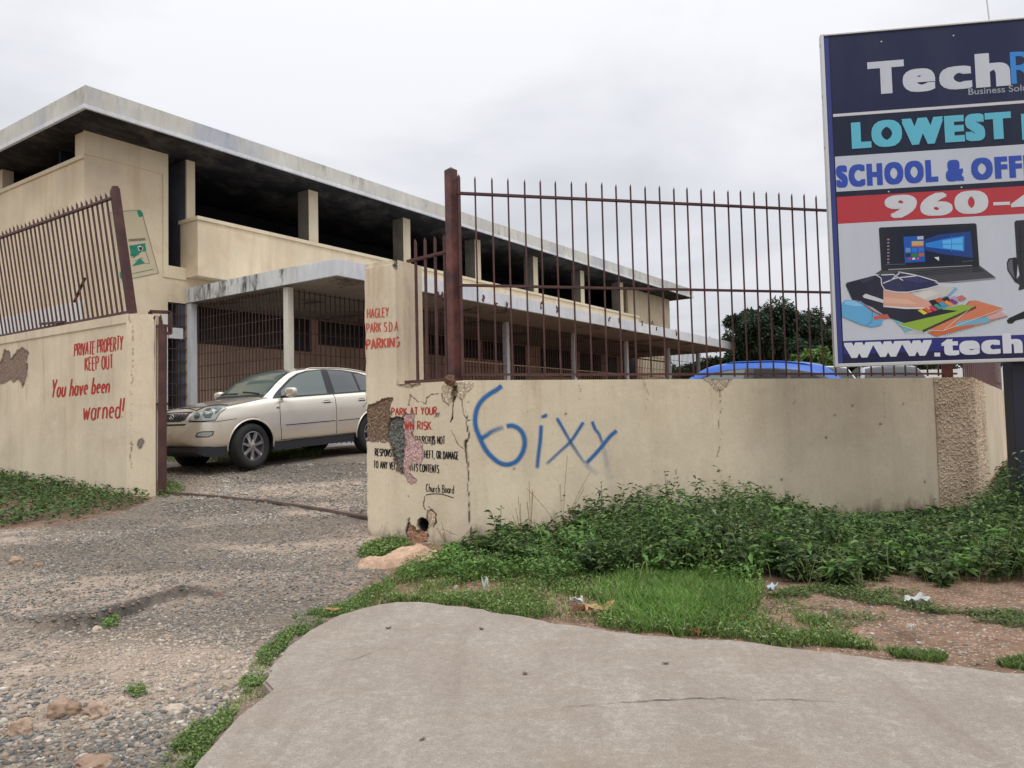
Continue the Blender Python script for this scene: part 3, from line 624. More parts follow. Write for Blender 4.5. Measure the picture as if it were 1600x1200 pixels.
# pipe sleeve in the drain hole
pc = at_pl(660.5, 820, (*A1, 0), (*n1w, 0)); mb = MB(); nv = np.array([*n1w, 0])
ring = [pc - nv*.02, pc - nv*.15]
mb.tube(ring, .052, 20, caps=False); mb.tube([pc-nv*.1501, pc-nv*.152], .052, 20)
mb.build('drain_pipe', MAT['wall_dark'], bw, smooth=True, recalc=False)
# ---- right fence
def onwall(px, py, off=.09): return at_pl(px, py, (B1[0]-n2w[0]*off, B1[1]-n2w[1]*off, 0), (*n2w, 0))
fr = empty('railing_fence', (B1[0], B1[1], WT), 'tall maroon bar fence on the graffiti wall between the big post and the billboard', 'fence')
fb0 = B1 - n2w*.09; zt = lambda t: 3.45+.0285*t; 
def fp(t, z): q_ = fb0+d2*t; return (q_[0], q_[1], z)
TL = 6.3
mb = MB(); mb.bar(fp(-.02, zt(0)), fp(TL, zt(TL)), .045, .022); mb.build('rail', MAT['iron'], fr)
mb = MB(); mb.bar(fp(-.02, 2.54), fp(TL, 2.54+.016*TL), .045, .022); mb.build('rail', MAT['iron'], fr)
mb = MB(); mb.bar(fp(-.02, 1.665), fp(TL, 1.66), .045, .022); mb.build('rail', MAT['iron'], fr)
ep = fp(6.16, 0); mb = MB(); mb.prism([(ep[0]+.085*math.cos(a), ep[1]+.085*math.sin(a)) for a in (math.radians(v) for v in (-72, 18, 108, 198))], WT-.02, 3.8); mb.build('end_post', MAT['iron_post'], fr, bevel=.003)
t = -.0; k = 0
while t < TL:
    w = .030 if k == 0 else .014; j = 0 if k == 0 else (random.random()-.5)*.012
    mb = MB(); q0 = Vector(fp(t, 1.632)); q1 = Vector(fp(t+j, zt(t)+.185+random.uniform(-.008, .008))); mb.bar(q0, q1, w, w, up=(d2[0], d2[1], 0), point=.035)
    mb.build('bar' if k else 'stile', MAT['iron'], fr); t += .172; k += 1
# big post
mb = MB(); pq = at_Y(707.5, 430, 7.5); s_ = .066
V_ = [(pq[0]+s_*math.cos(a), pq[1]+s_*math.sin(a)) for a in (math.radians(x) for x in (-92, -2, 88, 178))]
n_ = len(mb.v); mb.prism(V_, WT-.02, 3.70)
mb.add([(x, y, 3.70) for x, y in V_]+[(pq[0], pq[1], 3.735)], [[0, 1, 4], [1, 2, 4], [2, 3, 4], [3, 0, 4]])
po = tag(mb.build('fence_post', MAT['iron_post'], bevel=.003), 'thick rusty square steel post between the low railing and the tall fence', 'post')
mb = MB(); cc_ = at_Y(704, 594, 7.36); bm = bmesh.new(); bmesh.ops.create_icosphere(bm, subdivisions=3, radius=1)
for v in bm.verts: f_ = 1+.35*noise.fractal(v.co*1.5, 1, 2, 3); v.co = Vector((v.co.x*.055*f_+cc_[0], v.co.y*.05*f_+cc_[1], v.co.z*.05*f_+cc_[2]))
me = D.meshes.new('rust_lump'); bm.to_mesh(me); bm.free(); o = D.objects.new('rusted_base', me); C.objects.link(o); o.parent = po; me.materials.append(rusty('crumbling_rust', (.10, .045, .035), (.22, .12, .07), .9))
# low railing between pillar and post
f1b = A1 - n1w*.10; pl1 = (f1b[0], f1b[1], 0); nn1 = (*n1w, 0)
fl = empty('railing_fence', (f1b[0]+.6, f1b[1]-.3, WT), 'short maroon railing of four bars between the gate pillar and the thick post', 'fence')
ra, rb_ = at_pl(637, 408.5, pl1, nn1), at_pl(700, 393, pl1, nn1); mb = MB(); mb.bar(ra, rb_, .045, .025); mb.build('rail', MAT['iron'], fl)
ra, rb_ = at_pl(634, 598, pl1, nn1), at_pl(700, 591, pl1, nn1); ra[2] = rb_[2] = WT+.022; mb = MB(); mb.bar(ra, rb_, .04, .03); mb.build('rail', MAT['iron'], fl)
for px_, py_ in ((649, 373), (664, 371), (679.5, 369), (694, 366)):
    tp = at_pl(px_, py_, pl1, nn1); mb = MB(); mb.bar((tp[0], tp[1], WT+.005), tp, .026, .02, up=(d1[0], d1[1], 0), point=.04); mb.build('bar', MAT['iron'], fl)
# ---- left wall, pillar and leaning fence
LA = np.array([-5.28, 10.52]); LB = np.array([-8.5, 12.72]); dL = (LB-LA)/np.linalg.norm(LB-LA); nL = np.array([-dL[1], dL[0]]); nL = nL if nL[1] < 0 else -nL
lw = empty('boundary_wall', (LA[0], LA[1], .3), 'cream wall left of the gate lettered in red paint', 'wall')
LE = LA + dL*11
gridwall('wall_face', LE, LA, -.1, 2.81, .2, .02, lw, DMG_L, WM, extra=lambda T, Z, P: .018*sstep(-Z, -2.69, -2.672)*sstep(-T, -10.97, -10.94))
lp = tag(gridwall('gate_pillar', LA+np.array([.0, -.02]), (-4.915, 10.575), -.1, 2.80, .42, .016, None, DMG_L, WM, extra=lambda T, Z, P: .03*sstep(T, .29, .37)*sstep(Z, 2.70, 2.80)), 'cream pillar ending the left wall beside the open gate', 'pillar')
b0 = np.array([*(LA-nL*.08), 2.82]); tp = at_pl(180, 294, b0, (*dL, 0)); lean = (tp-b0); dL3 = np.array([*dL, 0]); nL3 = np.array([*nL, 0])
ff = empty('railing_fence', b0, 'maroon bar fence leaning outwards on top of the left wall', 'fence')
fpt = lambda t, k: b0 + dL3*t + lean*k
mb = MB(); mb.bar(b0, fpt(0, 1.0), .085, .085, up=nL3); mb.bar(fpt(0, 1.0), fpt(0, 1.015), .065, .065, up=nL3); mb.build('post', MAT['iron'], ff, bevel=.004)
mb = MB(); mb.bar(fpt(-.0, .935), fpt(8.5, .905), .05, .03); mb.build('rail', MAT['iron'], ff)
mb = MB(); mb.bar(fpt(-.0, .012)+nL3*.02, fpt(8.5, .004)+nL3*.02, .05, .035); mb.build('rail', MAT['iron'], ff)
for i in range(62):
    t = .12+i*.133; mb = MB(); mb.bar(fpt(t, .0), fpt(t, 1.0-.003*t+random.uniform(-.008, .008)), .036, .014, up=nL3, point=.05); mb.build('bar', MAT['iron'], ff)
mb = MB(); a = at_pl(116, 472, b0-nL3*.15, nL3); b_ = at_pl(133, 434, b0-nL3*.15, nL3); mb.bar(a, b_, .035, .02); mb.bar(at_pl(64, 506, b0+nL3*.05, nL3), at_pl(100, 503, b0+nL3*.05, nL3), .06, .03); mb.build('broken_strut', MAT['iron'], ff)
# ---- open gate leaf, folded back and seen edge on
GY = 10.62
ga = at_Y(253.5, 765, GY); gate = empty('gate', (ga[0], ga[1], ga[2]), 'maroon steel gate leaf swung open beside the left pillar', 'gate')
zg = lambda py: at_Y(253.5, py, GY)[2]; gx = ga[0]
mb = MB(); mb.bar((gx, GY, zg(765)), (gx+.01, GY, zg(507)), .085, .085); mb.build('stile', MAT['iron'], gate, bevel=.004)
bk = np.array([math.sin(-.46), math.cos(-.46)])
far = lambda t, z: (gx+bk[0]*t, GY+bk[1]*t, z)
mb = MB(); mb.bar(far(0, zg(632)), far(2.6, zg(632)), .05); mb.build('rail', MAT['iron'], gate)
mb = MB(); mb.bar(far(-.0, zg(512)), far(2.6, zg(512)), .05); mb.build('rail', MAT['iron'], gate)
mb = MB(); mb.bar(far(-.0, zg(752)), far(2.6, zg(752)), .05); mb.build('rail', MAT['iron'], gate)
for i in range(1, 17): mb = MB(); mb.bar(far(.15*i, zg(755)), far(.15*i, zg(497)), .022, point=.04); mb.build('bar', MAT['iron'], gate)
for px_, a_, b_y in ((241.5, 492, 760), (250.5, 491, 510)): p_ = at_Y(px_, b_y, GY-.03); t_ = at_Y(px_, a_, GY-.03); mb = MB(); mb.bar(p_, (p_[0], p_[1], t_[2]), .028, point=.04); mb.build('bar', MAT['iron'], gate)
mb = MB(); q_ = [at_Y(235, 500, GY+.15), at_Y(235, 487, GY+.15), at_Y(266, 488, GY+.15), at_Y(266, 521, GY+.15)]
for a, b_ in zip(q_[:-1], q_[1:]): mb.bar(a, b_, .045, .045, up=(0, 1, 0))
mb.bar(q_[3], at_Y(254, 521, GY+.02), .04); mb.build('latch_bracket', MAT['iron'], gate)
for py_ in (510, 632): mb = MB(); mb.bar(at_Y(242, py_, GY-.02), at_Y(262, py_-1, GY-.02), .035); mb.build('hinge', MAT['iron'], gate)
# ------------------------------------------------------------ hand lettering
def wbvh(objs):
    V, F_ = [], []
    for o in objs:
        Mw = wm(o); n = len(V); V += [Mw @ v.co for v in o.data.vertices]; F_ += [[i+n for i in p.vertices] for p in o.data.polygons if len(p.vertices) <= 4]
    return BVHTree.FromPolygons(V, F_)
def kids(*names): return [o for o in bpy.data.objects if o.type == 'MESH' and any(o.name.startswith(x) for x in names)]
WALLB = wbvh(kids('gate_pillar', 'wall_section', 'wall_face', 'roughcast'))
def onsurf(px, py, off, dx=0, fall=None):
    r = ray(px, py); h = WALLB.ray_cast(Vector(EY), Vector(r).normalized())
    if h[0] is None: return fall
    return np.array(h[0]) - r/np.linalg.norm(r)*off
def arc(cx, cy, rx, ry, a0, a1, n=9): return [(cx+rx*math.cos(math.radians(a0+(a1-a0)*i/n)), cy+ry*math.sin(math.radians(a0+(a1-a0)*i/n))) for i in range(n+1)]
G = {
 'A': (.55, [[(0, 0), (.27, 1), (.55, 0)], [(.1, .35), (.45, .35)]]), 'B': (.5, [[(0, 0), (0, 1)], [(0, 1)]+arc(.2, .76, .25, .24, 90, -90)+[(0, .52)], [(0, .52)]+arc(.22, .26, .28, .26, 90, -90)+[(0, 0)]]),
 'C': (.48, [arc(.28, .5, .28, .5, 55, 305, 14)]), 'D': (.5, [[(0, 0), (0, 1)], [(0, 1)]+arc(.12, .5, .38, .5, 90, -90, 12)+[(0, 0)]]),
 'E': (.42, [[(.42, 1), (0, 1), (0, 0), (.42, 0)], [(0, .52), (.34, .52)]]), 'F': (.4, [[(.4, 1), (0, 1), (0, 0)], [(0, .52), (.33, .52)]]),
 'G': (.52, [arc(.28, .5, .28, .5, 50, 330, 14)+[(.52, .45), (.32, .45)]]), 'H': (.5, [[(0, 0), (0, 1)], [(.5, 0), (.5, 1)], [(0, .5), (.5, .5)]]),
 'I': (.1, [[(.05, 0), (.05, 1)]]), 'K': (.48, [[(0, 0), (0, 1)], [(.45, 1), (0, .42)], [(.14, .58), (.48, 0)]]), 'L': (.4, [[(0, 1), (0, 0), (.4, 0)]]),
 'M': (.65, [[(0, 0), (.05, 1), (.32, .25), (.6, 1), (.65, 0)]]), 'N': (.52, [[(0, 0), (0, 1), (.52, 0), (.52, 1)]]), 'O': (.54, [arc(.27, .5, .27, .5, 90, 450, 18)]),
 'P': (.45, [[(0, 0), (0, 1)]+arc(.18, .75, .27, .25, 90, -90)+[(0, .5)]]), 'R': (.48, [[(0, 0), (0, 1)]+arc(.18, .75, .26, .25, 90, -90)+[(0, .5)], [(.16, .5), (.48, 0)]]),
 'S': (.45, [[(.42, .86)]+arc(.22, .76, .2, .24, 40, 250, 9)+arc(.23, .26, .22, .26, 80, -140, 9)]), 'T': (.48, [[(0, 1), (.48, 1)], [(.24, 1), (.24, 0)]]),
 'U': (.5, [[(0, 1)]+arc(.25, .27, .25, .27, 180, 360, 9)+[(.5, 1)]]), 'V': (.5, [[(0, 1), (.25, 0), (.5, 1)]]), 'W': (.7, [[(0, 1), (.18, 0), (.35, .8), (.52, 0), (.7, 1)]]),
 'Y': (.5, [[(0, 1), (.25, .45), (.5, 1)], [(.25, .45), (.22, 0)]]), '.': (.08, [[(.03, 0), (.06, .03)]]), ',': (.1, [[(.06, .05), (0, -.14)]]), '!': (.1, [[(.1, 1), (.05, .32)], [(.02, .02), (.03, .05)]]),
 'a': (.42, [arc(.2, .28, .2, .28, 60, 330, 12), [(.4, .56), (.38, .1), (.44, 0)]]), 'b': (.42, [[(.03, 1), (0, 0)], arc(.2, .28, .2, .28, 150, -150, 12)]), 'c': (.38, [arc(.22, .28, .2, .28, 60, 300, 10)]),
 'd': (.44, [arc(.2, .28, .2, .28, 40, 320, 12), [(.44, 1), (.40, 0)]]), 'e': (.4, [[(.03, .28), (.38, .34)]+arc(.21, .3, .18, .27, 20, 310, 12)]), 'h': (.4, [[(.04, 1), (0, 0)], [(.02, .35)]+arc(.2, .36, .18, .2, 150, 0, 7)+[(.38, 0)]]),
 'n': (.4, [[(.02, .56), (0, 0)], [(.02, .35)]+arc(.2, .36, .18, .2, 150, 0, 7)+[(.38, 0)]]), 'o': (.42, [arc(.21, .28, .2, .28, 90, 450, 14)]), 'r': (.28, [[(.02, .56), (0, 0)], [(.01, .35), (.12, .52), (.28, .52)]]),
 'u': (.42, [[(.02, .56)]+arc(.2, .22, .18, .22, 180, 340, 8)+[(.4, .56), (.40, 0)]]), 'v': (.38, [[(0, .56), (.17, 0), (.38, .58)]]), 'w': (.55, [[(0, .56), (.12, 0), (.27, .45), (.4, 0), (.56, .58)]]), ' ': (.22, [])}
def ribbon(V, Fs, pts, w, P3, avoid=None, taper=.15, UV=None):
    # pts are photograph pixels; P3 maps pixel -> world point on the wall; w in px
    fine = []
    for a, b_ in zip(pts[:-1], pts[1:]):
        a = np.array(a, float); b_ = np.array(b_, float); n = max(1, int(np.linalg.norm(b_-a)/1.2))
        for k in range(n): fine.append(a+(b_-a)*k/n)
    fine.append(np.array(pts[-1], float)); n = len(fine)
    if n < 2: return
    seg = 0; prev = None
    ok = np.ones(n, bool)
    if avoid:
        for poly in avoid: ok &= ~(sdpoly(np.array(fine), poly) < (random.random()-.2)*1.5)
    for i, p in enumerate(fine):
        t = fine[min(i+1, n-1)]-fine[max(i-1, 0)]; t = t/max(np.linalg.norm(t), 1e-6); q_ = np.array([-t[1], t[0]])
        e_ = min(i, n-1-i)/max(1, n*.15); ww = w*(1-taper*max(0, 1-e_))*(.92+.16*random.random())/2
        if not ok[i]: prev = None; continue
        k = len(V); V.append(P3(*(p+q_*ww))); V.append(P3(*(p-q_*ww)))
        if prev is not None: Fs.append([prev, prev+1, k+1, k])
        prev = k
def lettering(txt, x0, y0, x1, y1, h0, h1, w, plane, mat, parent, slant=0, avoid=None, wsc=1):
    n3 = np.array([*plane[1], 0]); p0 = np.array([*plane[0], 0]) + n3*plane[2]
    P3 = lambda x, y: onsurf(x, y, .003, fall=at_pl(x, y, p0, n3))
    sp1 = .21; tot = sum(G[c][0]+sp1 for c in txt)-sp1; V, Fs, cur = [], [], 0
    for c in txt:
        adv, st = G[c]; jy = random.uniform(-.03, .03)
        for s_ in st:
            pts = []
            for (gx_, gy_) in s_:
                u = (cur+gx_)/tot; h = h0+(h1-h0)*u; pts.append((x0+(x1-x0)*u+slant*gy_*h+random.uniform(-.08, .08), y0+(y1-y0)*u-(gy_+jy)*h))
            ribbon(V, Fs, pts, w, P3, avoid)
        cur += adv+sp1
    o = raw('lettering', V, Fs, mat, parent); return o
pl_p = (A1, n1w, .006+.010); pl_w = pl_p
AV = [HOLES_MORTAR, HOLES_PINK]
RD, RO, BK = MAT['red_paint'], MAT['red_old'], MAT['black_paint']
lettering('HAGLEY', 574, 497, 607, 494.5, 14, 14, 1.9, pl_p, RO, rp)
lettering('PARK S.D.A.', 573, 520, 624, 517, 14, 14.5, 1.9, pl_p, RO, rp)
lettering('PARKING', 572.5, 546, 624, 541, 15, 14.5, 3.0, pl_p, RO, rp)
lettering('PARK AT YOUR', 612, 649, 682, 647.5, 11, 11.5, 1.9, pl_w, RD, bw, avoid=AV)
lettering('OWN RISK.', 625, 671, 676, 671, 12, 12.5, 1.9, pl_w, RD, bw, avoid=[HOLES_MORTAR])
lettering('HAGLEY PARK SDA CHURCH IS NOT', 587, 691, 695, 694, 10.5, 12, 1.5, pl_w, BK, bw, avoid=AV)
lettering('RESPONSIBLE FOR LOSS, THEFT, OR DAMAGE', 586, 712, 716, 718, 11, 12, 1.6, pl_w, BK, bw, avoid=AV)
lettering('TO ANY VEHICLE OR ITS CONTENTS.', 584, 731, 687, 739, 11, 12, 1.5, pl_w, BK, bw, avoid=AV)
lettering('Church Board', 666, 768, 709, 771, 12, 12.5, 1.2, pl_w, BK, bw)
V, Fs = [], []; n3 = np.array([*n1w, 0]); p03 = np.array([*A1, 0])+n3*.016
ribbon(V, Fs, [(665, 773.5), (672, 772), (680, 771.5), (690, 772), (700, 775), (709, 778)], 1.3, lambda x, y: onsurf(x, y, .003, fall=at_pl(x, y, p03, n3))); raw('underline', V, Fs, BK, bw)
pl_l = (LA, nL, .002)
lettering('PRIVATE PROPERTY', 116, 557, 191, 546.5, 18.5, 22, 2.2, pl_l, RD, lw, slant=.04)
lettering('KEEP OUT', 133, 579.5, 176, 575.5, 20, 21, 2.2, pl_l, RD, lw)
lettering('You have been', 80, 621, 170, 613.5, 28, 25, 2.8, pl_l, RD, lw, slant=.12)
lettering('warned!', 130, 656, 192, 652, 32, 31, 2.8, pl_l, RD, lw, slant=.07)
# spray paint: soft-edged stroke sheets, alpha falls off to both sides
mg, nt, b = newmat('blue_spray_paint', srgb(38, 104, 160), .6)
a = nn(nt.nodes, 'ShaderNodeVertexColor', layer_name='Col'); nt.links.new(a.outputs[0], b.inputs['Base Color'])
nzs = nn(nt.nodes, 'ShaderNodeMath', operation='MULTIPLY'); nt.links.new(a.outputs[1], nzs.inputs[0]); nt.links.new(g_ramp(nt, g_noise(nt, 130, 4, .8, space='World'), [(.25, .6), (.55, 1.05)]), nzs.inputs[1]); nt.links.new(nzs.outputs[0], b.inputs['Alpha'])
V, Fs, cl = [], [], []
n3 = np.array([*n2w, 0]); p02 = np.array([*B1, 0])+n3*.014
def spray(pts, w, strength=1.0, s2=None, off=0):
    pts = [np.array(p, float) for p in z8(pts)]; n = len(pts); out_ = []
    for i in range(n-1):
        p_1 = pts[max(i-1, 0)]; p1 = pts[i]; p2 = pts[i+1]; p3 = pts[min(i+2, n-1)]
        for k in range(10):
            t = k/10; out_.append(.5*((2*p1)+(-p_1+p2)*t+(2*p_1-5*p1+4*p2-p3)*t*t+(-p_1+3*p1-3*p2+p3)*t**3))
    out_.append(pts[-1]); m_ = len(out_); prof = [(-1.5, 0), (-.9, .35), (-.5, .95), (0, 1), (.5, .95), (.9, .35), (1.5, 0)]
    base = len(V)
    for i, p in enumerate(out_):
        t = out_[min(i+1, m_-1)]-out_[max(i-1, 0)]; t = t/max(1e-6, np.linalg.norm(t)); q_ = np.array([-t[1], t[0]]); u = i/(m_-1)
        st = strength + ((s2 if s2 is not None else strength)-strength)*u; end = min(1, min(i, m_-1-i)/2.5)
        for o_, a_ in prof:
            pt = onsurf(*(p+q_*o_*w*SPW/2), .004, fall=at_pl(*(p+q_*o_*w*SPW/2), p02, n3)) + n3*off; V.append(pt); cl.append((*srgb(24, 104, 172), a_*st*end))
    for i in range(m_-1):
        for j in range(6): a0 = base+i*7+j; Fs.append([a0, a0+1, a0+8, a0+7])
SPW = .95
spray([(578, 168), (545, 195), (500, 222), (450, 265), (420, 320), (410, 380), (415, 430), (432, 478), (470, 560), (520, 620), (570, 655), (620, 662), (670, 640), (705, 590), (720, 530), (710, 475), (680, 437), (640, 420), (605, 424)], 8, .95)
spray([(445, 500), (480, 480), (510, 458), (545, 443), (590, 428)], 8, .95, .35, off=.001)
spray([(838, 352), (848, 364)], 9, 1.0); spray([(842, 350), (844, 372)], 9, 1.0, off=.001)
spray([(822, 412), (818, 500), (806, 600), (797, 692)], 6.5, 1.0, .75)
spray([(918, 368), (960, 440), (1005, 520), (1050, 590), (1100, 660)], 5.5, 1.0, .35)
spray([(1088, 395), (1050, 455), (1005, 520), (930, 590), (850, 665)], 5.5, 1.0, .5, off=.001)
spray([(1140, 390), (1160, 440), (1185, 475), (1205, 530)], 5.5, 1.0, .55); spray([(1205, 530), (1222, 600), (1232, 690)], 7, .17, .06)
spray([(1297, 448), (1250, 490), (1180, 575), (1100, 660)], 6.5, 1.0, .9, off=.001)
spray([(1100, 660), (1140, 700), (1180, 720)], 9, .25, .08, off=.002); spray([(1220, 560), (1240, 700), (1270, 800)], 16, .10, .05, off=.002)
gf = raw('graffiti', V, Fs, mg, bw, col=np.array(cl)); gf['label'] = 'blue spray-painted word on the wall'
# ------------------------------------------------------------ school building
P0 = np.array([-7.62, 17.95]); Ov = -Lv
BM = Matrix(((Rv[0], Ov[0], 0, P0[0]), (Rv[1], Ov[1], 0, P0[1]), (0, 0, 1, 0), (0, 0, 0, 1)))
bd = empty('school_building', (P0[0], P0[1], .7), 'long two storey cream concrete building with flat overhanging roof and open upper floor', 'building')
def part(name, mat, boxes, parent=bd, bevel=0):
    mb = MB(BM)
    for q_ in boxes: mb.box(*q_)
    return mb.build(name, mat, parent, bevel=bevel)
RT, RB = 8.08, 7.60
MAT['post_w'] = plaster('off_white_post', srgb(226, 222, 206), var=.05, streak=.35, stain=srgb(160, 146, 120))
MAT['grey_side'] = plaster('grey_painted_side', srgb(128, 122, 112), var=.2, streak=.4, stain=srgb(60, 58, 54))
# roof: slab, stepped fascia, mouldy soffit
part('roof', MAT['fascia'], [(-2.88, 29.0, -14.5, 1.13, 7.70, RT)], bevel=.01)
part('fascia_lip', MAT['canopy_f'], [(-2.915, 29.03, -14.5, 1.165, 7.60, 7.685)])
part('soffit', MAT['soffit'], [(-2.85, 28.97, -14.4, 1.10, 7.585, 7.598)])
# left tower
part('wall', MAT['cream'], [(-2.34, -.46, -.25, 0, 0, 7.58), (-2.34, -2.09, -14, -.252, 0, 7.03), (-2.34, -2.09, -4.6, -3.95, 7.031, 7.58), (-2.34, -2.09, -14, -9, 7.031, 7.58), (-2.34, -2.09, -.40, -.252, 7.031, 7.58),
    (-.459, .0, -.25, 0, 4.142, 4.99), (28.2, 28.45, -14, -.252, 0, 7.58), (24.2, 28.45, -.25, 0, 4.2, 7.58), (23.2, 24.0, -.25, 0, 4.2, 7.58), (-2.0, 28.2, -14, -13.8, 0, 7.58), (24.8, 28.45, -.25, 0, 0, 4.13)])
for q_ in ((-2.36, -.46, .002, .025, 7.08, 7.58), (-.58, -.46, .002, .025, 4.70, 7.078), (-.459, .0, .002, .025, 4.70, 4.965), (-2.38, -2.342, -14, .025, 6.99, 7.075), (24.2, 28.46, .002, .02, 7.0, 7.07)): part('wall_border', MAT['cream_l'], [q_])
part('whitewash_band', MAT['white_w'], [(-2.36, -2.342, -14, 0.0, .0, 3.95)])
part('door_frame', MAT['white_w'], [(-.95, -.82, .002, .06, .6, 3.75), (-.62, -.50, .002, .06, .6, 3.9), (-.819, -.621, .002, .03, 3.3, 3.75)])
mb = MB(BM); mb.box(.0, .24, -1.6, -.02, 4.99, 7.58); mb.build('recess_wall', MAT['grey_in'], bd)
part('recess_wall', MAT['shade_in'], [(-.459, -.001, -1.7, -1.6, .6, 7.58), (-2.08, -.46, -1.7, -1.6, 4.4, 7.58)])
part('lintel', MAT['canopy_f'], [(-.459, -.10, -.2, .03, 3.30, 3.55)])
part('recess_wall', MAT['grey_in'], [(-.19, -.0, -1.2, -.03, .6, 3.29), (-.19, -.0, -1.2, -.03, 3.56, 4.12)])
mb = MB(BM)
for z in np.arange(.9, 4.1, .27): mb.bar((-.45, .01, z), (.0, .01, z), .018)
for s_ in (-.36, -.26, -.16): mb.bar((s_, .012, .7), (s_, .012, 4.1), .018)
mb.build('grille', MAT['grille'], bd)
# floors, rooms with their shade put into the wall colour
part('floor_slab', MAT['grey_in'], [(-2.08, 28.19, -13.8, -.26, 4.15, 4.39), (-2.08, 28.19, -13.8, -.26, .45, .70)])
part('inner_wall', MAT['shade_in'], [(.25, 28.1, -3.2, -3.0, 4.4, 7.58), (-2.08, .0, -9, -8.8, 4.4, 7.58), (.0, .24, -13.7, -1.61, 4.4, 7.58)])
part('wall', MAT['salmon'], [(.0, 24.79, -.22, 0, .4, 4.14)])
part('wall', MAT['cream'], [(.0, 23.19, -.25, .0, 4.141, 4.9)])
part('plinth', MAT['canopy_f'], [(.05, 23.7, .002, 3.6, .35, .80)])
part('balcony', MAT['cream'], [(-.02, 23.5, -.20, .50, 4.75, 6.055)], bevel=.006)
part('balcony_coping', MAT['cream_l'], [(-.05, 23.53, -.24, .55, 6.058, 6.145)], bevel=.008)
part('pillar', MAT['cream_l'], [(0.003, .22, -.3, .03, 6.147, 7.584)])
for s0 in (3.34, 7.05, 10.68, 14.38, 18.05, 21.75):
    pl_ = part('pillar', MAT['cream_l'], [(s0, s0+.32, -.02, .42, 6.147, 7.584)])
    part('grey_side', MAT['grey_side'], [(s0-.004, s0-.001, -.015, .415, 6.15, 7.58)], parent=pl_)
part('pillar', MAT['cream'], [(23.2, 23.9, -.3, .1, 4.5, 7.584)])
part('mural', flat(206, 176, 160, .9), [(25.6, 25.61, .021, .022, 4.8, 4.81)])
mb = MB(BM); dp = [(25.3, 4.9), (26.1, 6.2), (26.9, 4.9), (26.1, 4.55)]
mb.add([(s_, .022, z) for s_, z in dp], [[0, 1, 2, 3]]); mb.build('mural', flat(204, 172, 156, .9), bd, recalc=False)
mb = MB(BM)
for a, b_ in zip(dp, dp[1:]+dp[:1]): mb.bar((a[0], .026, a[1]), (b_[0], .026, b_[1]), .05, .006)
mb.build('mural_outline', flat(120, 110, 104, .9), bd)
# canopy
part('canopy', MAT['canopy_f'], [(.0, 23.7, .003, 5.13, 4.16, 4.50)], bevel=.008)
part('canopy_end_face', MAT['canopy_m'], [(-.025, -.002, .03, 3.95, 4.155, 4.505)])
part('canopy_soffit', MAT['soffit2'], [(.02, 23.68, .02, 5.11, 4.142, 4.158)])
for s0 in (.10, 4.08, 8.05, 12.0, 15.95, 19.9, 23.3): part('canopy_post', MAT['post_w'] if s0 < 5 else MAT['canopy_f'], [(s0, s0+.15, 3.38, 3.53, .5, 4.14)], bevel=.006)
part('canopy_post', MAT['canopy_f'], [(.0, .16, .03, .19, .5, 4.14)], bevel=.006)
mb = MB(BM)
for o_ in np.arange(.24, 3.38, .118): mb.bar((.17, o_, .8), (.17, o_, 4.13), .016)
for z in np.arange(.95, 4.1, .285): mb.bar((.185, .2, z), (.185, 3.38, z), .013)
mb.build('grille', MAT['grille'], bd)
for s0 in (.10, 4.08, 8.05, 12.0, 15.95, 19.9):
    mb = MB(BM)
    for s_ in np.arange(s0+.22, s0+3.96, .145): mb.bar((s_, 3.45, .8), (s_, 3.45, 4.13), .019)
    for z in (.95, 1.9, 2.75, 3.2, 3.66, 4.09): mb.bar((s0+.15, 3.435, z), (s0+3.98, 3.435, z), .015)
    mb.build('grille', MAT['grille'], bd)
mb = MB(BM)
for s_ in np.arange(5.3, 23, .145): mb.bar((s_, 3.49, .8), (s_, 3.49, 2.88), .014)
for z in (1.0, 2.88): mb.bar((5.2, 3.49, z), (23.2, 3.49, z), .030)
mb.build('railing', MAT['tan_rail'], bd)
# ground floor windows
for (s0, s1, z0, z1) in [(.22, 3.68, 3.28, 4.12), (4.03, 6.6, 3.50, 4.12), (8.50, 8.94, 3.5, 4.12), (9.03, 9.45, 3.5, 4.12), (10.5, 11.22, 3.5, 4.12), (11.6, 13.2, 3.5, 4.12), (13.55, 14.2, .8, 4.1), (15.4, 17.65, 3.05, 4.12), (18.6, 20.4, 3.05, 4.12), (21.2, 21.9, .8, 4.1), (22.5, 24.0, 3.05, 4.12)]:
    w = part('window_frame', MAT['grille'], [(s0-.04, s1+.04, .002, .03, z0-.05, z0-.001), (s0-.04, s0-.001, .002, .03, z0, z1), (s1+.001, s1+.04, .002, .03, z0, z1)])
    p_ = part('window_pane', MAT['winglass'], [(s0, s1, .003, .012, z0, z1)], parent=w)
    mb = MB(BM)
    for s_ in np.arange(s0+.15, s1-.05, .2): mb.bar((s_, .03, z0), (s_, .03, z1), .014)
    mb.bar((s0, .03, (z0+z1)/2), (s1, .03, (z0+z1)/2), .014); mb.build('window_bars', MAT['grille'], w)
# rebar and broken spots on the canopy edge
for px_, py_ in ((684, 461), (692, 466), (756, 468), (775, 476), (791, 482), (846, 480), (871, 486), (952, 500), (968, 502), (1004, 507), (1026, 514), (1057, 523)):
    p_ = at_pl(px_, py_, (*(P0+Ov*5.14), 0), (*Ov, 0)); mb = MB(); h = random.uniform(.10, .28); q_ = Vector(p_); pts = [q_+Vector((random.uniform(-.04, .04), random.uniform(-.03, .0), h*k/4-.05)) for k in range(5)]
    mb.tube(pts, [.02, .035, .02, .03, .008], 6); mb.build('rusted_rebar', MAT['iron'], bd)
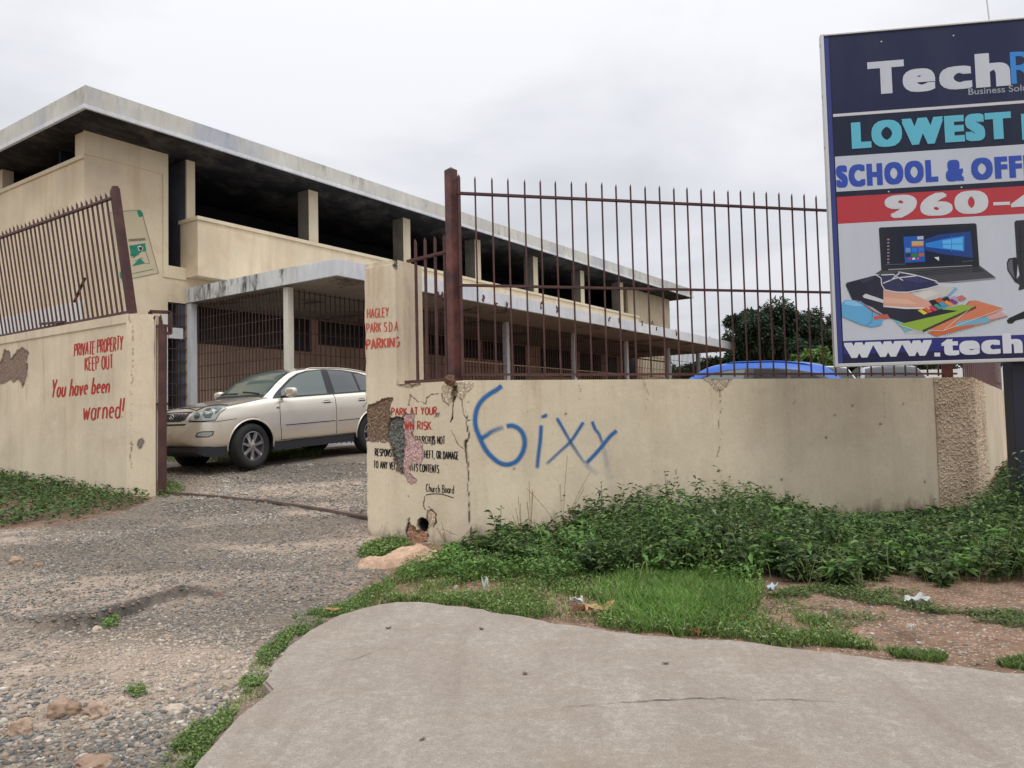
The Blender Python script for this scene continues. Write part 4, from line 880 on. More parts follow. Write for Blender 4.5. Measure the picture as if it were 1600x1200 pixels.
# wall poster painted on the left tower: white card, green corners, drawing
def fz(px, py, o=.004): P = at_pl(px, py, (*(P0+Ov*o), 0), (*Ov, 0)); return P
def polyface(pts, mat, parent, o, name, f=fz):
    V_ = [f(x, y, o) for x, y in pts]; return raw(name, V_, [list(range(len(V_)))], mat, parent)
zq = lambda pts: [(170+x/7.5, 300+y/7.5) for x, y in pts]   # from the enlarged view
mural = polyface(zq([(20, 240), (330, 212), (375, 212), (400, 250), (585, 950), (120, 1060)]), flat(206, 192, 162, .9), bd, .006, 'painted_notice')
gn, dg = flat(44, 138, 112, .8), flat(60, 60, 56, .8)
polyface(zq([(328, 212), (372, 212), (398, 245), (405, 285), (355, 295)]), gn, mural, .010, 'green_corner')
polyface(zq([(160, 900), (130, 940), (130, 1000), (165, 1035), (200, 1030), (200, 905)]), gn, mural, .010, 'green_dot')
polyface(zq([(240, 630), (425, 598), (440, 690), (385, 700), (340, 735), (300, 770), (262, 740)]), gn, mural, .010, 'drawing')
polyface(zq([(270, 870), (365, 775), (430, 835)]), gn, mural, .010, 'drawing')
polyface(zq([(335, 640), (370, 628), (400, 650), (402, 680), (350, 690)]), flat(220, 215, 200, .8), mural, .013, 'drawing')
polyface(zq([(345, 650), (385, 642), (397, 672), (365, 685)]), dg, mural, .016, 'drawing')
def lines(pls, w, mat, name, o=.012):
    V, Fs = [], []
    for pl in pls: ribbon(V, Fs, zq(pl), w, lambda x, y: fz(x, y, o))
    raw(name, V, Fs, mat, mural)
lines([[(20, 240), (330, 212)], [(400, 285), (585, 950), (280, 1010)], [(430, 690), (480, 835), (430, 840)], [(240, 625), (300, 665), (330, 650)], [(262, 750), (300, 730), (330, 745), (360, 725)], [(300, 810), (350, 790), (380, 770), (400, 790)], [(250, 720), (275, 775), (300, 770)]], .5, dg, 'outline')
lines([[(280, 955), (525, 903)]], .8, gn, 'underline')
for k, c_ in enumerate('CONTRACTORS'):
    lines([[(232+k*18, 585-k*1.2-3), (236+k*18, 552-k*1.2)], [(236+k*18, 552-k*1.2), (246+k*18, 555-k*1.2), (243+k*18, 582-k*1.2)]], .55, dg, 'small_lettering', .013)
# ------------------------------------------------------------ billboard
SL0 = np.array([3.085, 7.30]); SR0 = np.array([4.88, 7.06]); dS = (SR0-SL0)/np.linalg.norm(SR0-SL0); nS = np.array([dS[1], -dS[0]])
BA = at_pl(1294, 572, (*SL0, 0), (*nS, 0)); SX0 = -.0; SW = 3.05; SB, ST = 1.655, 4.885
SM = Matrix(((dS[0], -nS[0], 0, SL0[0]), (dS[1], -nS[1], 0, SL0[1]), (0, 0, 1, 0), (0, 0, 0, 1)))     # local: x along, y back, z up
sgn = empty('billboard', (SL0[0], SL0[1], SB), 'large printed advertising board for school and office supplies on a dark post', 'billboard')
mb = MB(SM); mb.box(.02, SW-.02, .0, .045, SB+.02, ST-.02); mb.build('board', flat(24, 28, 52), sgn)
mb = MB(SM)
for q_ in ((-.008, .02, -.015, .05, SB-.012, ST), (SW-.02, SW+.008, -.015, .05, SB-.012, ST), (.0201, SW-.0201, -.015, .05, SB-.012, SB+.02), (.0201, SW-.0201, -.015, .05, ST-.02, ST)): mb.box(*q_)
mb.build('frame', MAT['alu'], sgn, bevel=.004)
def sfl(px, py, o): return at_pl(px, py, np.array([*SL0, 0])+np.array([*nS, 0])*o, (*nS, 0))
zs1 = lambda pts: [(1260+x/3.529, y/3.529) for x, y in pts]
zs2 = lambda pts: [(1300+x/5.217, 330+y/5.217) for x, y in pts]
def sp_(pts, c, o=.003, name='print', rough=.45): return polyface(pts, flat(*c, rough), sgn, o, name, f=sfl)
xr = SW-.021
def loc(px, py): p = sfl(px, py, 0); return (p[:2]-SL0)@dS, p[2]
zb_ = [loc(1300, 176)[1], loc(1300, 183)[1], loc(1301, 245)[1], loc(1302, 300)[1], loc(1303, 308)[1], loc(1305, 350)[1], loc(1316, 533)[1]]
zb_[0] = loc(1299, 178.5)[1]; zb_[1] = loc(1299, 183)[1]
def band(x0, x1, z0, z1, c, o=.002, name='printed_band'):
    V_ = [tuple(SM @ Vector((x, -o, z))) for x, z in ((x0, z0), (x1, z0), (x1, z1), (x0, z1))]; return raw(name, V_, [[0, 1, 2, 3]], flat(*c), sgn)
xl = loc(1300, 180)[0]+.02
band(.021, .066, SB+.021, ST-.021, (52, 62, 128)); band(.078, xr, zb_[0], ST-.021, (22, 30, 66)); band(.078, xr, zb_[1]+.0, zb_[0]-.001, (198, 198, 200))
band(.078, xr, zb_[2], zb_[1]-.001, (16, 26, 52)); band(.078, xr, zb_[3], zb_[2]-.001, (186, 192, 202)); band(.078, xr, zb_[4], zb_[3]-.001, (20, 28, 52)); band(.078, xr, zb_[5], zb_[4]-.001, (178, 54, 62)); band(.078, xr, zb_[6], zb_[5]-.001, (192, 196, 204)); band(.078, xr, SB+.021, zb_[6]-.001, (42, 44, 118))
band(.078, xr, SB+.021, SB+.11, (26, 26, 64), .0025)
def btext(txt, pxy0, pxy1, h, c, bold=.0, name='lettering', depth=.004, grow=0):
    """heavy block lettering: baseline from photograph pixel pxy0 to pxy1, cap height h px"""
    cu = D.curves.new('t', 'FONT'); cu.body = txt; cu.offset = .008+grow; cu.resolution_u = 4; cu.space_character = 1.0+bold*3.4; cu.fill_mode = 'FRONT'
    to = D.objects.new('t', cu); C.objects.link(to); dg_ = bpy.context.evaluated_depsgraph_get(); me = D.meshes.new_from_object(to.evaluated_get(dg_)); D.objects.remove(to)
    co = np.array([v.co[:] for v in me.vertices]); fs = [list(p.vertices) for p in me.polygons]; x0, z0 = loc(*pxy0); x1, _ = loc(*pxy1); zt_ = loc(pxy0[0], pxy0[1]-h)[1]
    b_ = bold; w0, w1 = co[:, 0].min()-b_, co[:, 0].max()+b_; y0 = -b_*.5 if b_ else 0; ct = .70+b_*.5; V, Fs = [], []
    sh = [(0, 0)] if not b_ else [(dx*b_, dy*b_*.5) for dx in (-1, -.5, 0, .5, 1) for dy in (-1, 1)]
    for k, (dx, dy) in enumerate(sh):
        n = len(V)
        for x, y, _z in co: V.append(tuple(SM @ Vector((x0+(x+dx-w0)/(w1-w0)*(x1-x0), -(depth+.00012*k), z0+(y+dy-y0)/(ct-y0)*(zt_-z0)))))
        Fs += [[i+n for i in f] for f in fs]
    return raw(name, V, Fs, flat(*c), sgn)
for ch_, a, b_, h_ in (('T', 1357, 1414, 51), ('e', 1411, 1462, 51), ('c', 1468, 1519, 51), ('h', 1525, 1579, 53)): btext(ch_, (a, 148-(a-1357)*.065), (b_, 148-(b_-1357)*.065), h_, (192, 196, 204), .05)
btext('R', (1580, 131), (1622, 128), 50, (48, 130, 206), .0)
btext('Business Solutions', (1513, 148.5), (1640, 139), 10, (150, 154, 164), .0)
for w_, a, b_ in (('LOWEST', 1331, 1581), ('PRICES', 1597, 1815)):
    btext(w_, (a-1, 234-(a-1331)*.052), (b_+1, 234-(b_-1331)*.052), 44, (14, 18, 34), .10, depth=.003); btext(w_, (a, 232.5-(a-1331)*.052), (b_, 232.5-(b_-1331)*.052), 41, (92, 178, 200), .085, depth=.005)
for w_, a, b_ in (('SCHOOL', 1307, 1466), ('&', 1478, 1507), ('OFFICE', 1518, 1668)): btext(w_, (a, 293-(a-1307)*.055), (b_, 293-(b_-1307)*.055), 34, (46, 76, 168), .075)
for w_, a, b_ in (('960', 1383, 1545), ('4', 1580, 1632)): btext(w_, (a, 341-(a-1383)*.035), (b_, 341-(b_-1383)*.035), 35, (200, 202, 206), .055)
sp_([(1552, 316), (1578, 315), (1578, 320), (1552, 321)], (200, 202, 206), .0045, 'dash')
for w_, a, b_ in (('www', 1319, 1457), ('tech', 1471, 1598)): btext(w_, (a, 559-(a-1319)*.025), (b_, 559-(b_-1319)*.025), 34 if w_ == 'www' else 31, (210, 212, 218), .06)
sp_([(1460, 551), (1469, 551), (1469, 557), (1460, 557)], (210, 212, 218), .0045, 'dot')
# printed pictures: laptop, school bag with books, office chair
sp_(zs2([(352, 510), (400, 480), (1200, 440), (1335, 540), (870, 582), (600, 560)]), (70, 70, 76), .003)
sp_(zs2([(870, 582), (1335, 540), (1330, 555), (1000, 585)]), (130, 134, 140), .0035)
sp_(zs2([(520, 500), (1190, 452), (1240, 490), (700, 530)]), (46, 46, 52), .004)
sp_(zs2([(382, 140), (395, 132), (1165, 98), (1178, 110), (1202, 450), (403, 485)]), (28, 30, 38), .0045)
sp_(zs2([(420, 160), (1150, 128), (1168, 420), (430, 445)]), (16, 24, 44), .005)
sp_(zs2([(745, 235), (870, 190), (1130, 165), (1150, 380), (900, 350), (760, 320)]), (22, 62, 130), .0053)
sp_(zs2([(765, 262), (920, 225), (1078, 200), (1078, 328), (920, 310), (765, 290)]), (40, 124, 206), .0056)
sp_(zs2([(900, 240), (1065, 212), (1068, 320), (905, 300)]), (86, 172, 232), .0059)
sp_(zs2([(972, 205), (978, 205), (978, 330), (972, 330)]), (40, 124, 206), .0062); sp_(zs2([(900, 268), (1072, 262), (1072, 268), (900, 274)]), (40, 124, 206), .0063)
sp_(zs2([(582, 208), (748, 200), (760, 412), (595, 420)]), (30, 84, 168), .0055)
for k, (x, y, w, h, c_) in enumerate([(600, 300, 40, 36, (96, 140, 190)), (650, 245, 95, 35, (190, 160, 110)), (650, 300, 45, 35, (40, 110, 200)), (705, 295, 45, 35, (40, 110, 200)), (650, 345, 45, 30, (46, 120, 60)), (705, 340, 45, 30, (170, 96, 60)), (600, 345, 40, 30, (20, 50, 60)), (622, 380, 22, 16, (190, 60, 60)), (655, 380, 22, 16, (210, 214, 220)), (690, 380, 20, 16, (210, 80, 80)), (650, 280, 90, 10, (200, 90, 50)), (695, 205, 50, 26, (170, 180, 190))]):
    sp_(zs2([(x, y), (x+w, y-2), (x+w, y+h-2), (x, y+h)]), c_, .006+.00005*k)
for k in range(8): sp_(zs2([(450, 225+k*27), (468, 224+k*27), (468, 236+k*27), (450, 237+k*27)]), (120, 130, 150) if k % 2 else (180, 120, 80), .006)
sp_(zs2([(832, 376), (872, 372), (872, 405)]), (210, 212, 214), .006); sp_(zs2([(460, 472), (1142, 440), (1142, 446), (460, 480)]), (150, 152, 156), .0055)
# bag and books
sp_(zs2([(500, 880), (720, 790), (1040, 840), (590, 985), (580, 960)]), (110, 178, 190), .0066)
sp_(zs2([(1120, 730), (1170, 725), (1400, 792), (1290, 850), (1020, 900), (900, 980), (780, 990), (850, 1022), (1280, 905), (1250, 860)]), (204, 128, 96), .0063)
sp_(zs2([(780, 970), (1130, 740), (1390, 790), (905, 975)]), (206, 122, 88), .0067); sp_(zs2([(1030, 900), (1275, 858), (1280, 905), (1000, 945)]), (110, 170, 196), .0069)
sp_(zs2([(780, 985), (1120, 925), (1170, 930), (850, 1022)]), (196, 104, 60), .0070)
sp_(zs2([(1250, 862), (1375, 818), (1432, 852), (1285, 905)]), (204, 160, 156), .0066)
sp_(zs2([(540, 925), (760, 830), (1060, 760), (1175, 782), (740, 975), (700, 970)]), (140, 172, 60), .0073); sp_(zs2([(735, 972), (1172, 775), (1176, 787), (745, 985)]), (70, 70, 60), .0074)
sp_(zs2([(112, 600), (122, 582), (330, 528), (560, 495), (700, 525), (880, 600), (600, 660), (860, 720), (900, 800), (1030, 812), (760, 872), (590, 912), (450, 862), (330, 780), (165, 720)]), (34, 34, 52), .0077)
sp_(zs2([(620, 672), (870, 612), (1000, 625), (935, 690), (770, 735), (700, 710)]), (190, 186, 180), .0082); sp_(zs2([(880, 640), (1000, 618), (1025, 630), (960, 690), (900, 700)]), (110, 170, 200), .0080)
sp_(zs2([(418, 640), (640, 668), (790, 735), (830, 790), (640, 780), (418, 770)]), (208, 156, 134), .0084)
sp_(zs2([(418, 770), (640, 782), (830, 785), (825, 797), (600, 797), (418, 780)]), (210, 206, 200), .0085)
sp_(zs2([(400, 560), (420, 520), (560, 495), (700, 528), (880, 600), (700, 655), (600, 662), (430, 640)]), (46, 46, 84), .0089)
sp_(zs2([(250, 690), (275, 672), (420, 722), (418, 748), (260, 706)]), (200, 200, 202), .0089)
sp_(zs2([(78, 750), (110, 722), (230, 732), (330, 800), (420, 860), (405, 925), (330, 945), (240, 925), (85, 860)]), (96, 164, 206), .0092)
sp_(zs2([(165, 722), (210, 726), (340, 810), (420, 850), (410, 860), (320, 815), (230, 745)]), (150, 80, 60), .0094); sp_(zs2([(335, 860), (450, 838), (470, 870), (345, 888)]), (190, 90, 70), .0095)
for k, c_ in enumerate([(220, 190, 60), (214, 90, 60), (200, 60, 90), (60, 150, 130), (50, 150, 190), (230, 140, 60), (120, 60, 120)]):
    x = 700+k*42; y = 810-k*14; sp_(zs2([(x, y), (x+26, y-14), (x+80, y+20), (x+50, y+34)]), c_, .0093+.0001*k)
for k, c_ in enumerate([(180, 90, 50), (40, 40, 46), (170, 150, 190), (190, 110, 100)]): x = 830+k*60; y = 720-k*6; sp_(zs2([(x, y), (x+50, y-18), (x+90, y+10), (x+40, y+30)]), c_, .0094+.0001*k)
def srib(pls, w, c_, o):
    V, Fs = [], []
    for pl in pls: ribbon(V, Fs, zs2(pl), w, lambda x, y: sfl(x, y, o))
    raw('print_line', V, Fs, flat(*c_), sgn)
srib([[(540+k*16, 512-k*1.2+j*13), (540+k*16+10, 511-k*1.2+j*13)] for j in range(3) for k in range(38)], 1.1, (84, 84, 92), .0045)
srib([[(430, 437), (600, 430)], [(1060, 410), (1150, 404)]], .5, (120, 124, 134), .0056)
srib([[(360, 520), (400, 545), (405, 600), (430, 640), (520, 660), (620, 660), (780, 630), (878, 602), (850, 570), (700, 525)], [(415, 588), (520, 545), (700, 525)], [(400, 520), (500, 515), (580, 565)], [(470, 570), (560, 495)], [(540, 495), (690, 522)]], 1.7, (200, 202, 206), .0097)
srib([[(905, 975), (1130, 790)], [(540, 925), (700, 975), (740, 980)], [(780, 970), (905, 975), (1400, 792)]], .8, (220, 216, 206), .0098)
srib([[(330, 800), (325, 900), (280, 930)], [(520, 830), (570, 800)], [(360, 700), (400, 660)]], .6, (30, 60, 90), .0097)
srib([[(745+k*14, 962-k*6.3), (752+k*14, 984-k*6.3)] for k in range(31)], .7, (40, 40, 40), .0099)
srib([[(600+k*18, 990+k*.3), (600+k*18, 1000+k*.3)] for k in range(10)] + [[(920+k*18, 1008-k*5.2), (924+k*18, 1020-k*5.2)] for k in range(21)] + [[(1285+k*13, 880-k*2.5), (1287+k*13, 900-k*3)] for k in range(12)], .6, (60, 60, 60), .0099)
sp_(zs2([(235, 560), (330, 532), (345, 545), (250, 590)]), (52, 52, 78), .00785); sp_(zs2([(520, 650), (640, 640), (860, 600), (876, 606), (640, 658)]), (34, 34, 62), .0091); sp_(zs2([(600, 520), (690, 530), (800, 575), (700, 585), (590, 560)]), (58, 58, 102), .0091)
sp_(zs2([(100, 735), (180, 728), (260, 770), (200, 775), (110, 760)]), (128, 190, 226), .0093); sp_(zs2([(420, 700), (620, 720), (700, 760), (430, 750)]), (216, 172, 150), .0086); sp_(zs2([(640, 690), (740, 720), (870, 670), (800, 640)]), (204, 200, 194), .0083)
# office chair at the right (only its left part is printed inside the picture)
sp_(zs2([(1487, 90), (1500, 76), (1640, 66), (1780, 80), (1760, 560), (1640, 610), (1530, 645), (1520, 640), (1530, 600), (1500, 560), (1530, 520), (1505, 380)]), (44, 44, 50), .004)
sp_(zs2([(1425, 420), (1440, 385), (1500, 375), (1515, 400), (1505, 560), (1530, 600), (1490, 575), (1430, 480)]), (30, 30, 34), .0045); sp_(zs2([(1432, 425), (1450, 395), (1470, 392), (1478, 480), (1490, 555), (1440, 480)]), (96, 96, 104), .0047)
sp_(zs2([(1425, 890), (1445, 870), (1620, 790), (1640, 640), (1700, 640), (1710, 780), (1860, 900), (1850, 920), (1680, 850), (1500, 890), (1470, 915), (1435, 915)]), (28, 28, 32), .0045)
srib([[(1500, 215), (1640, 205), (1770, 210)], [(1506, 330), (1640, 322), (1766, 326)], [(1530, 120), (1535, 300), (1545, 560)]], .9, (20, 20, 24), .0052)
# little screws on the face, posts behind
mb = MB(SM)
for x, z in [(x, z) for x in (.55, 1.2, 1.85, 2.45) for z in (SB+.09, zb_[4]+.02, ST-.12)]: mb.box(x-.006, x+.006, -.006, -.0005, z-.006, z+.006)
for z in np.linspace(SB+.1, ST-.1, 7): mb.box(-.013, -.0081, .01, .03, z-.01, z+.01)
mb.build('screw', MAT['alu'], sgn)
pp0 = np.array([*SL0, 0])-np.array([*nS, 0])*.125; pf = at_pl(1584, 640, pp0, (*nS, 0)); xp = (pf[:2]-SL0)@dS; mb = MB(SM); mb.box(xp, xp+.22, .125, .30, -.3, 3.9); pst = mb.build('post', MAT['navy'], sgn, bevel=.01)
mb = MB(SM)
for z in (SB+.35, 3.4, 4.6): mb.box(.1, SW-.1, .046, .124, z, z+.08)
mb.build('back_rail', MAT['alu'], sgn)
mb = MB(); a = np.array(SM @ Vector((loc(1568, 100)[0], .2, ST-.05))); mb.tube([a, a+np.array([-.03, 0, .45]), a+np.array([-.06, 0, 1.3])], .006, 6); mb.build('aerial_wire', MAT['alu'], sgn)
# ------------------------------------------------------------ cars
def pch(xs, ys, x):
    xs = np.array(xs, float); ys = np.array(ys, float); h = np.diff(xs); dlt = np.diff(ys)/h; m = np.zeros(len(xs)); m[0], m[-1] = dlt[0], dlt[-1]
    for i in range(1, len(xs)-1):
        m[i] = 0 if dlt[i-1]*dlt[i] <= 0 else 2*dlt[i-1]*dlt[i]/(dlt[i-1]+dlt[i])
    x = np.clip(x, xs[0], xs[-1]); k = np.clip(np.searchsorted(xs, x)-1, 0, len(h)-1); t = (x-xs[k])/h[k]
    return (1+2*t)*(1-t)**2*ys[k]+t*(1-t)**2*h[k]*m[k]+t*t*(3-2*t)*ys[k+1]+t*t*(t-1)*h[k]*m[k+1]
def car_body(us):
    zc = pch([0, .03, .08, .14, .25, .4, .7, 1.0, 1.27, 1.40, 1.75, 2.05, 2.25, 2.6, 3.1, 3.6, 4.0, 4.15, 4.35, 4.52, 4.60, 4.66, 4.70, 4.73], [.62, .74, .86, .965, 1.015, 1.05, 1.10, 1.145, 1.175, 1.25, 1.475, 1.615, 1.65, 1.675, 1.675, 1.645, 1.59, 1.52, 1.34, 1.17, 1.10, .95, .80, .70], us)
    zs = pch([0, .03, .08, .14, .25, .5, .9, 1.3, 2.7, 3.6, 4.2, 4.5, 4.6, 4.66, 4.70, 4.73], [.60, .72, .83, .93, .975, 1.02, 1.075, 1.125, 1.165, 1.18, 1.20, 1.14, 1.06, .92, .78, .68], us)
    wm = pch([0, .03, .08, .16, .3, .5, .75, 1.0, 2.4, 3.6, 4.1, 4.4, 4.6, 4.7, 4.73], [.40, .56, .66, .745, .825, .87, .898, .91, .915, .915, .895, .86, .79, .70, .6], us)
    zb = pch([0, .03, .1, .3, .6, 4.2, 4.5, 4.7, 4.73], [.52, .47, .43, .405, .40, .39, .42, .47, .52], us)
    wr = pch([0, .1, .3, .8, 1.27, 1.6, 2.05, 2.6, 3.4, 4.0, 4.3, 4.6, 4.73], [.16, .38, .52, .60, .68, .655, .60, .585, .575, .555, .57, .60, .4], us)
    zr = zc - pch([0, .2, 1.2, 1.5, 2.1, 2.6, 4.0, 4.5, 4.73], [.005, .02, .03, .05, .055, .06, .07, .03, .01], us)
    dm = pch([0, .5, 1.2, 3.8, 4.73], [.03, .03, .06, .06, .04], us)
    secs = []
    for i in range(len(us)):
        w, b_, s_, c_, r_, k = wm[i], zb[i], zs[i], zc[i], zr[i], wr[i]; k = min(k, w-.12); dz = s_-b_; r_ = max(r_, s_+.004); c_ = max(c_, r_+.004)
        cp_ = [(w-.10, b_), (w-.035, b_+.02*dz), (w-.006, b_+.16*dz), (w, b_+.42*dz), (w-.010, b_+.72*dz), (w-.035, b_+.90*dz), (w-.035-dm[i], s_), ((w-.035-dm[i])*.55+k*.45, s_*.53+r_*.47), (k, r_), (k*.86, r_+(c_-r_)*.45), (k*.5, r_+(c_-r_)*.86), (0, c_)]
        if i == 0: cp_ = [(a*1.0, z) for a, z in cp_]
        pts = [np.array(cp_[0])]; n = len(cp_); Pp = [np.array(p) for p in cp_]
        for j in range(n-1):
            p_1 = Pp[max(j-1, 0)]; p1, p2 = Pp[j], Pp[j+1]; p3 = Pp[min(j+2, n-1)] if j < n-2 else np.array([-Pp[n-2][0], Pp[n-2][1]])
            for t in (.25, .5, .75, 1): pts.append(.5*((2*p1)+(-p_1+p2)*t+(2*p_1-5*p1+4*p2-p3)*t*t+(-p_1+3*p1-3*p2+p3)*t**3))
        secs.append(pts)
    return secs
US = np.concatenate([[0, .012, .03, .055, .08, .11, .14], np.arange(.18, 4.5, .04), [4.5, 4.54, 4.57, 4.6, 4.63, 4.66, 4.68, 4.70, 4.72, 4.73]])
def make_hull(sc):
    secs = car_body(US); V, m = [], len(secs[0]); full = 2*m-1
    for u, s_ in zip(US, secs):
        for p in s_: V.append((u*sc[0], -p[0]*sc[1], p[1]*sc[2]))
        for p in s_[-2::-1]: V.append((u*sc[0], p[0]*sc[1], p[1]*sc[2]))
    Fs = []
    for i in range(len(US)-1):
        for j in range(full-1): a = i*full+j; Fs.append([a, a+1, a+full+1, a+full])
        Fs.append([i*full+full-1, i*full, (i+1)*full, (i+1)*full+full-1])
    Fs.append(list(range(full))); Fs.append([(len(US)-1)*full+k for k in range(full)][::-1])
    return V, Fs
def carpaint(name, c, c2, met=.7):
    m, nt, b = newmat(name, c, .26, met); b.inputs['Coat Weight'].default_value = 1 if met > .4 else .25; b.inputs['Coat Roughness'].default_value = .06
    nt.links.new(g_mix(nt, g_ramp(nt, g_noise(nt, 2.5, 6, .6), [(.3, 0), (.7, .6)]), c, c2), b.inputs['Base Color'])
    g_r = g_ramp(nt, g_noise(nt, 3, 5, .6), [(.3, .27), (.7, .36)]); nt.links.new(g_r, b.inputs['Roughness']); return m
GLS, ntg, bg_ = newmat('car_glass', (.012, .018, .016), .04, 0, .9); bg_.inputs['Coat Weight'].default_value = .6; bg_.inputs['Coat Roughness'].default_value = .02
GLSD = newmat('dark_car_glass', (.010, .013, .016), .12, 0, .25)[0]
GLSL = newmat('lighter_car_glass', (.10, .13, .115), .05, 0, .8)[0]
TRIM = newmat('black_trim', (.012, .012, .014), .45)[0]; RUB = newmat('tyre_rubber', (.018, .018, .018), .85)[0]; CLAD = newmat('dark_cladding', (.03, .032, .04), .5)[0]
CHR = newmat('chrome', (.6, .6, .6), .18, 1)[0]; RIM = newmat('alloy_rim', (.42, .41, .40), .32, .9)[0]; LMP = newmat('lamp_lens', (.38, .40, .38), .12, .25, .8)[0]; LMPD = newmat('lamp_inner', (.12, .13, .12), .2, .6)[0]
SEAM = newmat('panel_gap', (.015, .014, .012), .9)[0]; AMB = newmat('tail_lens', (.35, .02, .015), .2)[0]
def tyre_lathe(prof, n=48):
    V, Fs = [], []
    for k in range(n):
        a = 2*math.pi*k/n
        for r, y in prof: V.append((r*math.cos(a), y, r*math.sin(a)))
    m = len(prof)
    for k in range(n):
        for j in range(m-1): a = k*m+j; b_ = ((k+1) % n)*m+j; Fs.append([a, b_, b_+1, a+1])
    return V, Fs
def make_car(root, paint, sc=(1, 1, 1), pixel=False, steer=.0):
    MW = root.matrix_world.copy(); V, Fs = make_hull(sc)
    bvh = BVHTree.FromPolygons([Vector(v) for v in V], [f for f in Fs if len(f) == 4])
    def lraw(name, V_, F_, mat, parent=root, smooth=False):
        W_ = [tuple(MW @ Vector(v)) for v in V_]; o = raw(name, W_, F_, mat, parent, smooth); me = o.data
        bm = bmesh.new(); bm.from_mesh(me); bmesh.ops.recalc_face_normals(bm, faces=bm.faces); bm.to_mesh(me); bm.free()
        return o
    body = lraw('body', V, Fs, paint, smooth=True)
    # wheel wells cut out of the hull
    cut = MB(); R_ = .425*sc[2]
    for u in (.93*sc[0], 3.645*sc[0]):
        for sgn_ in (-1, 1):
            n = 40; v0 = [(u+R_*math.cos(2*math.pi*k/n), sgn_*.60*sc[1], .385*sc[2]+R_*math.sin(2*math.pi*k/n)) for k in range(n)]
            v1 = [(x, sgn_*1.1*sc[1], z) for x, y, z in v0]; cut.add(v0+v1, [list(range(n)), [n+k for k in range(n)][::-1]]+[[k, n+k, n+(k+1) % n, (k+1) % n] for k in range(n)])
    co = cut.build('cutter', TRIM); co.parent = root
    bm_ = body.modifiers.new('b', 'BOOLEAN'); bm_.operation = 'DIFFERENCE'; bm_.object = co; bm_.solver = 'EXACT'
    body.data.materials.append(TRIM)
    dg_ = bpy.context.evaluated_depsgraph_get(); dg_.update(); nm = D.meshes.new_from_object(body.evaluated_get(dg_)); body.modifiers.clear(); body.data = nm
    D.objects.remove(co)
    nm.materials.clear(); nm.materials.append(paint); nm.materials.append(TRIM)
    for p in nm.polygons:
        c_ = p.center; inw = False
        for u in (.93*sc[0], 3.645*sc[0]):
            d_ = math.hypot(c_.x-u, c_.z-.385*sc[2])
            if d_ < R_+.004 and abs(c_.y) > .59*sc[1] and d_ > R_*.93 and abs(p.normal.y) < .3: inw = True
            if d_ < R_*1.0 and abs(abs(c_.y)-.60*sc[1]) < .004: inw = True
        p.material_index = 1 if (inw or c_.z < .405*sc[2] and p.normal.z < -.7) else 0; p.use_smooth = not inw
    # lower black skirt
    sk = []
    wmf = lambda u: float(pch([0, .08, .3, .75, 2.4, 3.6, 4.4, 4.73], [.45, .66, .79, .86, .87, .87, .80, .5], np.array([u]))[0])
    for u0, u1, zb_0 in ((.06, .50, .24), (1.37, 3.20, .26), (4.07, 4.66, .28)):
        n = 12; Vv, Ff = [], []
        for k in range(n+1):
            u = u0+(u1-u0)*k/n; w = wmf(u); zb2 = zb_0+(.12*math.exp(-((u-u0)/.12)) if u0 < .1 else 0)
            for (y, z) in ((-w, .43), (-w+.03, zb2), (w-.03, zb2), (w, .43)): Vv.append((u*sc[0], y*sc[1], z*sc[2]))
        for k in range(n):
            for j in range(4): a = k*4+j; b_ = k*4+(j+1) % 4; Ff.append([a, b_, b_+4, a+4])
        Ff += [[0, 1, 2, 3], [n*4+3, n*4+2, n*4+1, n*4]]; sk.append((Vv, Ff))
    mb = MB()
    for v_, f_ in sk: mb.add(v_, f_)
    lraw('lower_cladding', mb.v, mb.f, CLAD)
    Mi = MW.inverted(); eyeL = Mi @ Vector((0, 0, EYE))
    def decal(name, poly, mat, off, mode='side', step=.035, mirror=True, parent=root, thick=0):
        """poly in local (u,z) for the sides, (u,y) for the top, photograph pixels in pixel mode"""
        P = np.array(poly, float); st = step*90 if mode == 'px' else step
        ring = []
        for a, b_ in zip(P, np.roll(P, -1, 0)):
            n = max(1, int(np.linalg.norm(b_-a)/st)); ring += [a+(b_-a)*k/n for k in range(n)]
        ring = np.array(ring); lo, hi = P.min(0), P.max(0); gx_, gy_ = np.meshgrid(np.arange(lo[0], hi[0], st), np.arange(lo[1], hi[1], st)); g_ = np.c_[gx_.ravel(), gy_.ravel()]
        if len(g_): g_ = g_[sdpoly(g_, [tuple(p) for p in P]) < -st*.4]
        allp = [Vector(p) for p in np.vstack([ring, g_]).tolist()] if len(g_) else [Vector(p) for p in ring.tolist()]
        vv, _, ff, *_r = delaunay_2d_cdt(allp, [], [list(range(len(ring)))], 1, 1e-6)
        res = []
        for p in vv:
            if mode == 'side': o_ = Vector((p[0]*sc[0], -2, p[1]*sc[2])); d_ = Vector((0, 1, 0))
            elif mode == 'top': o_ = Vector((p[0]*sc[0], p[1]*sc[1], 3)); d_ = Vector((0, 0, -1))
            elif mode == 'front': o_ = Vector((-1, p[0]*sc[1], p[1]*sc[2])); d_ = Vector((1, 0, 0))
            elif mode == 'rear': o_ = Vector((6, p[0]*sc[1], p[1]*sc[2])); d_ = Vector((-1, 0, 0))
            else: o_ = eyeL; d_ = ((Mi @ Vector(tuple(EY+ray(p[0], p[1])*10)))-eyeL).normalized()
            h, nrm, _i, _d = bvh.ray_cast(o_, d_)
            if h is None: res.append(None); continue
            if nrm.dot(d_) > 0: nrm = -nrm
            res.append(h+nrm*off)
        ids = {}; Vv, Ff = [], []
        for f in ff:
            if any(res[i] is None for i in f): continue
            q_ = []
            for i in f:
                if i not in ids: ids[i] = len(Vv); Vv.append(tuple(res[i]))
                q_.append(ids[i])
            Ff.append(q_)
        if not Vv: return None
        o = None
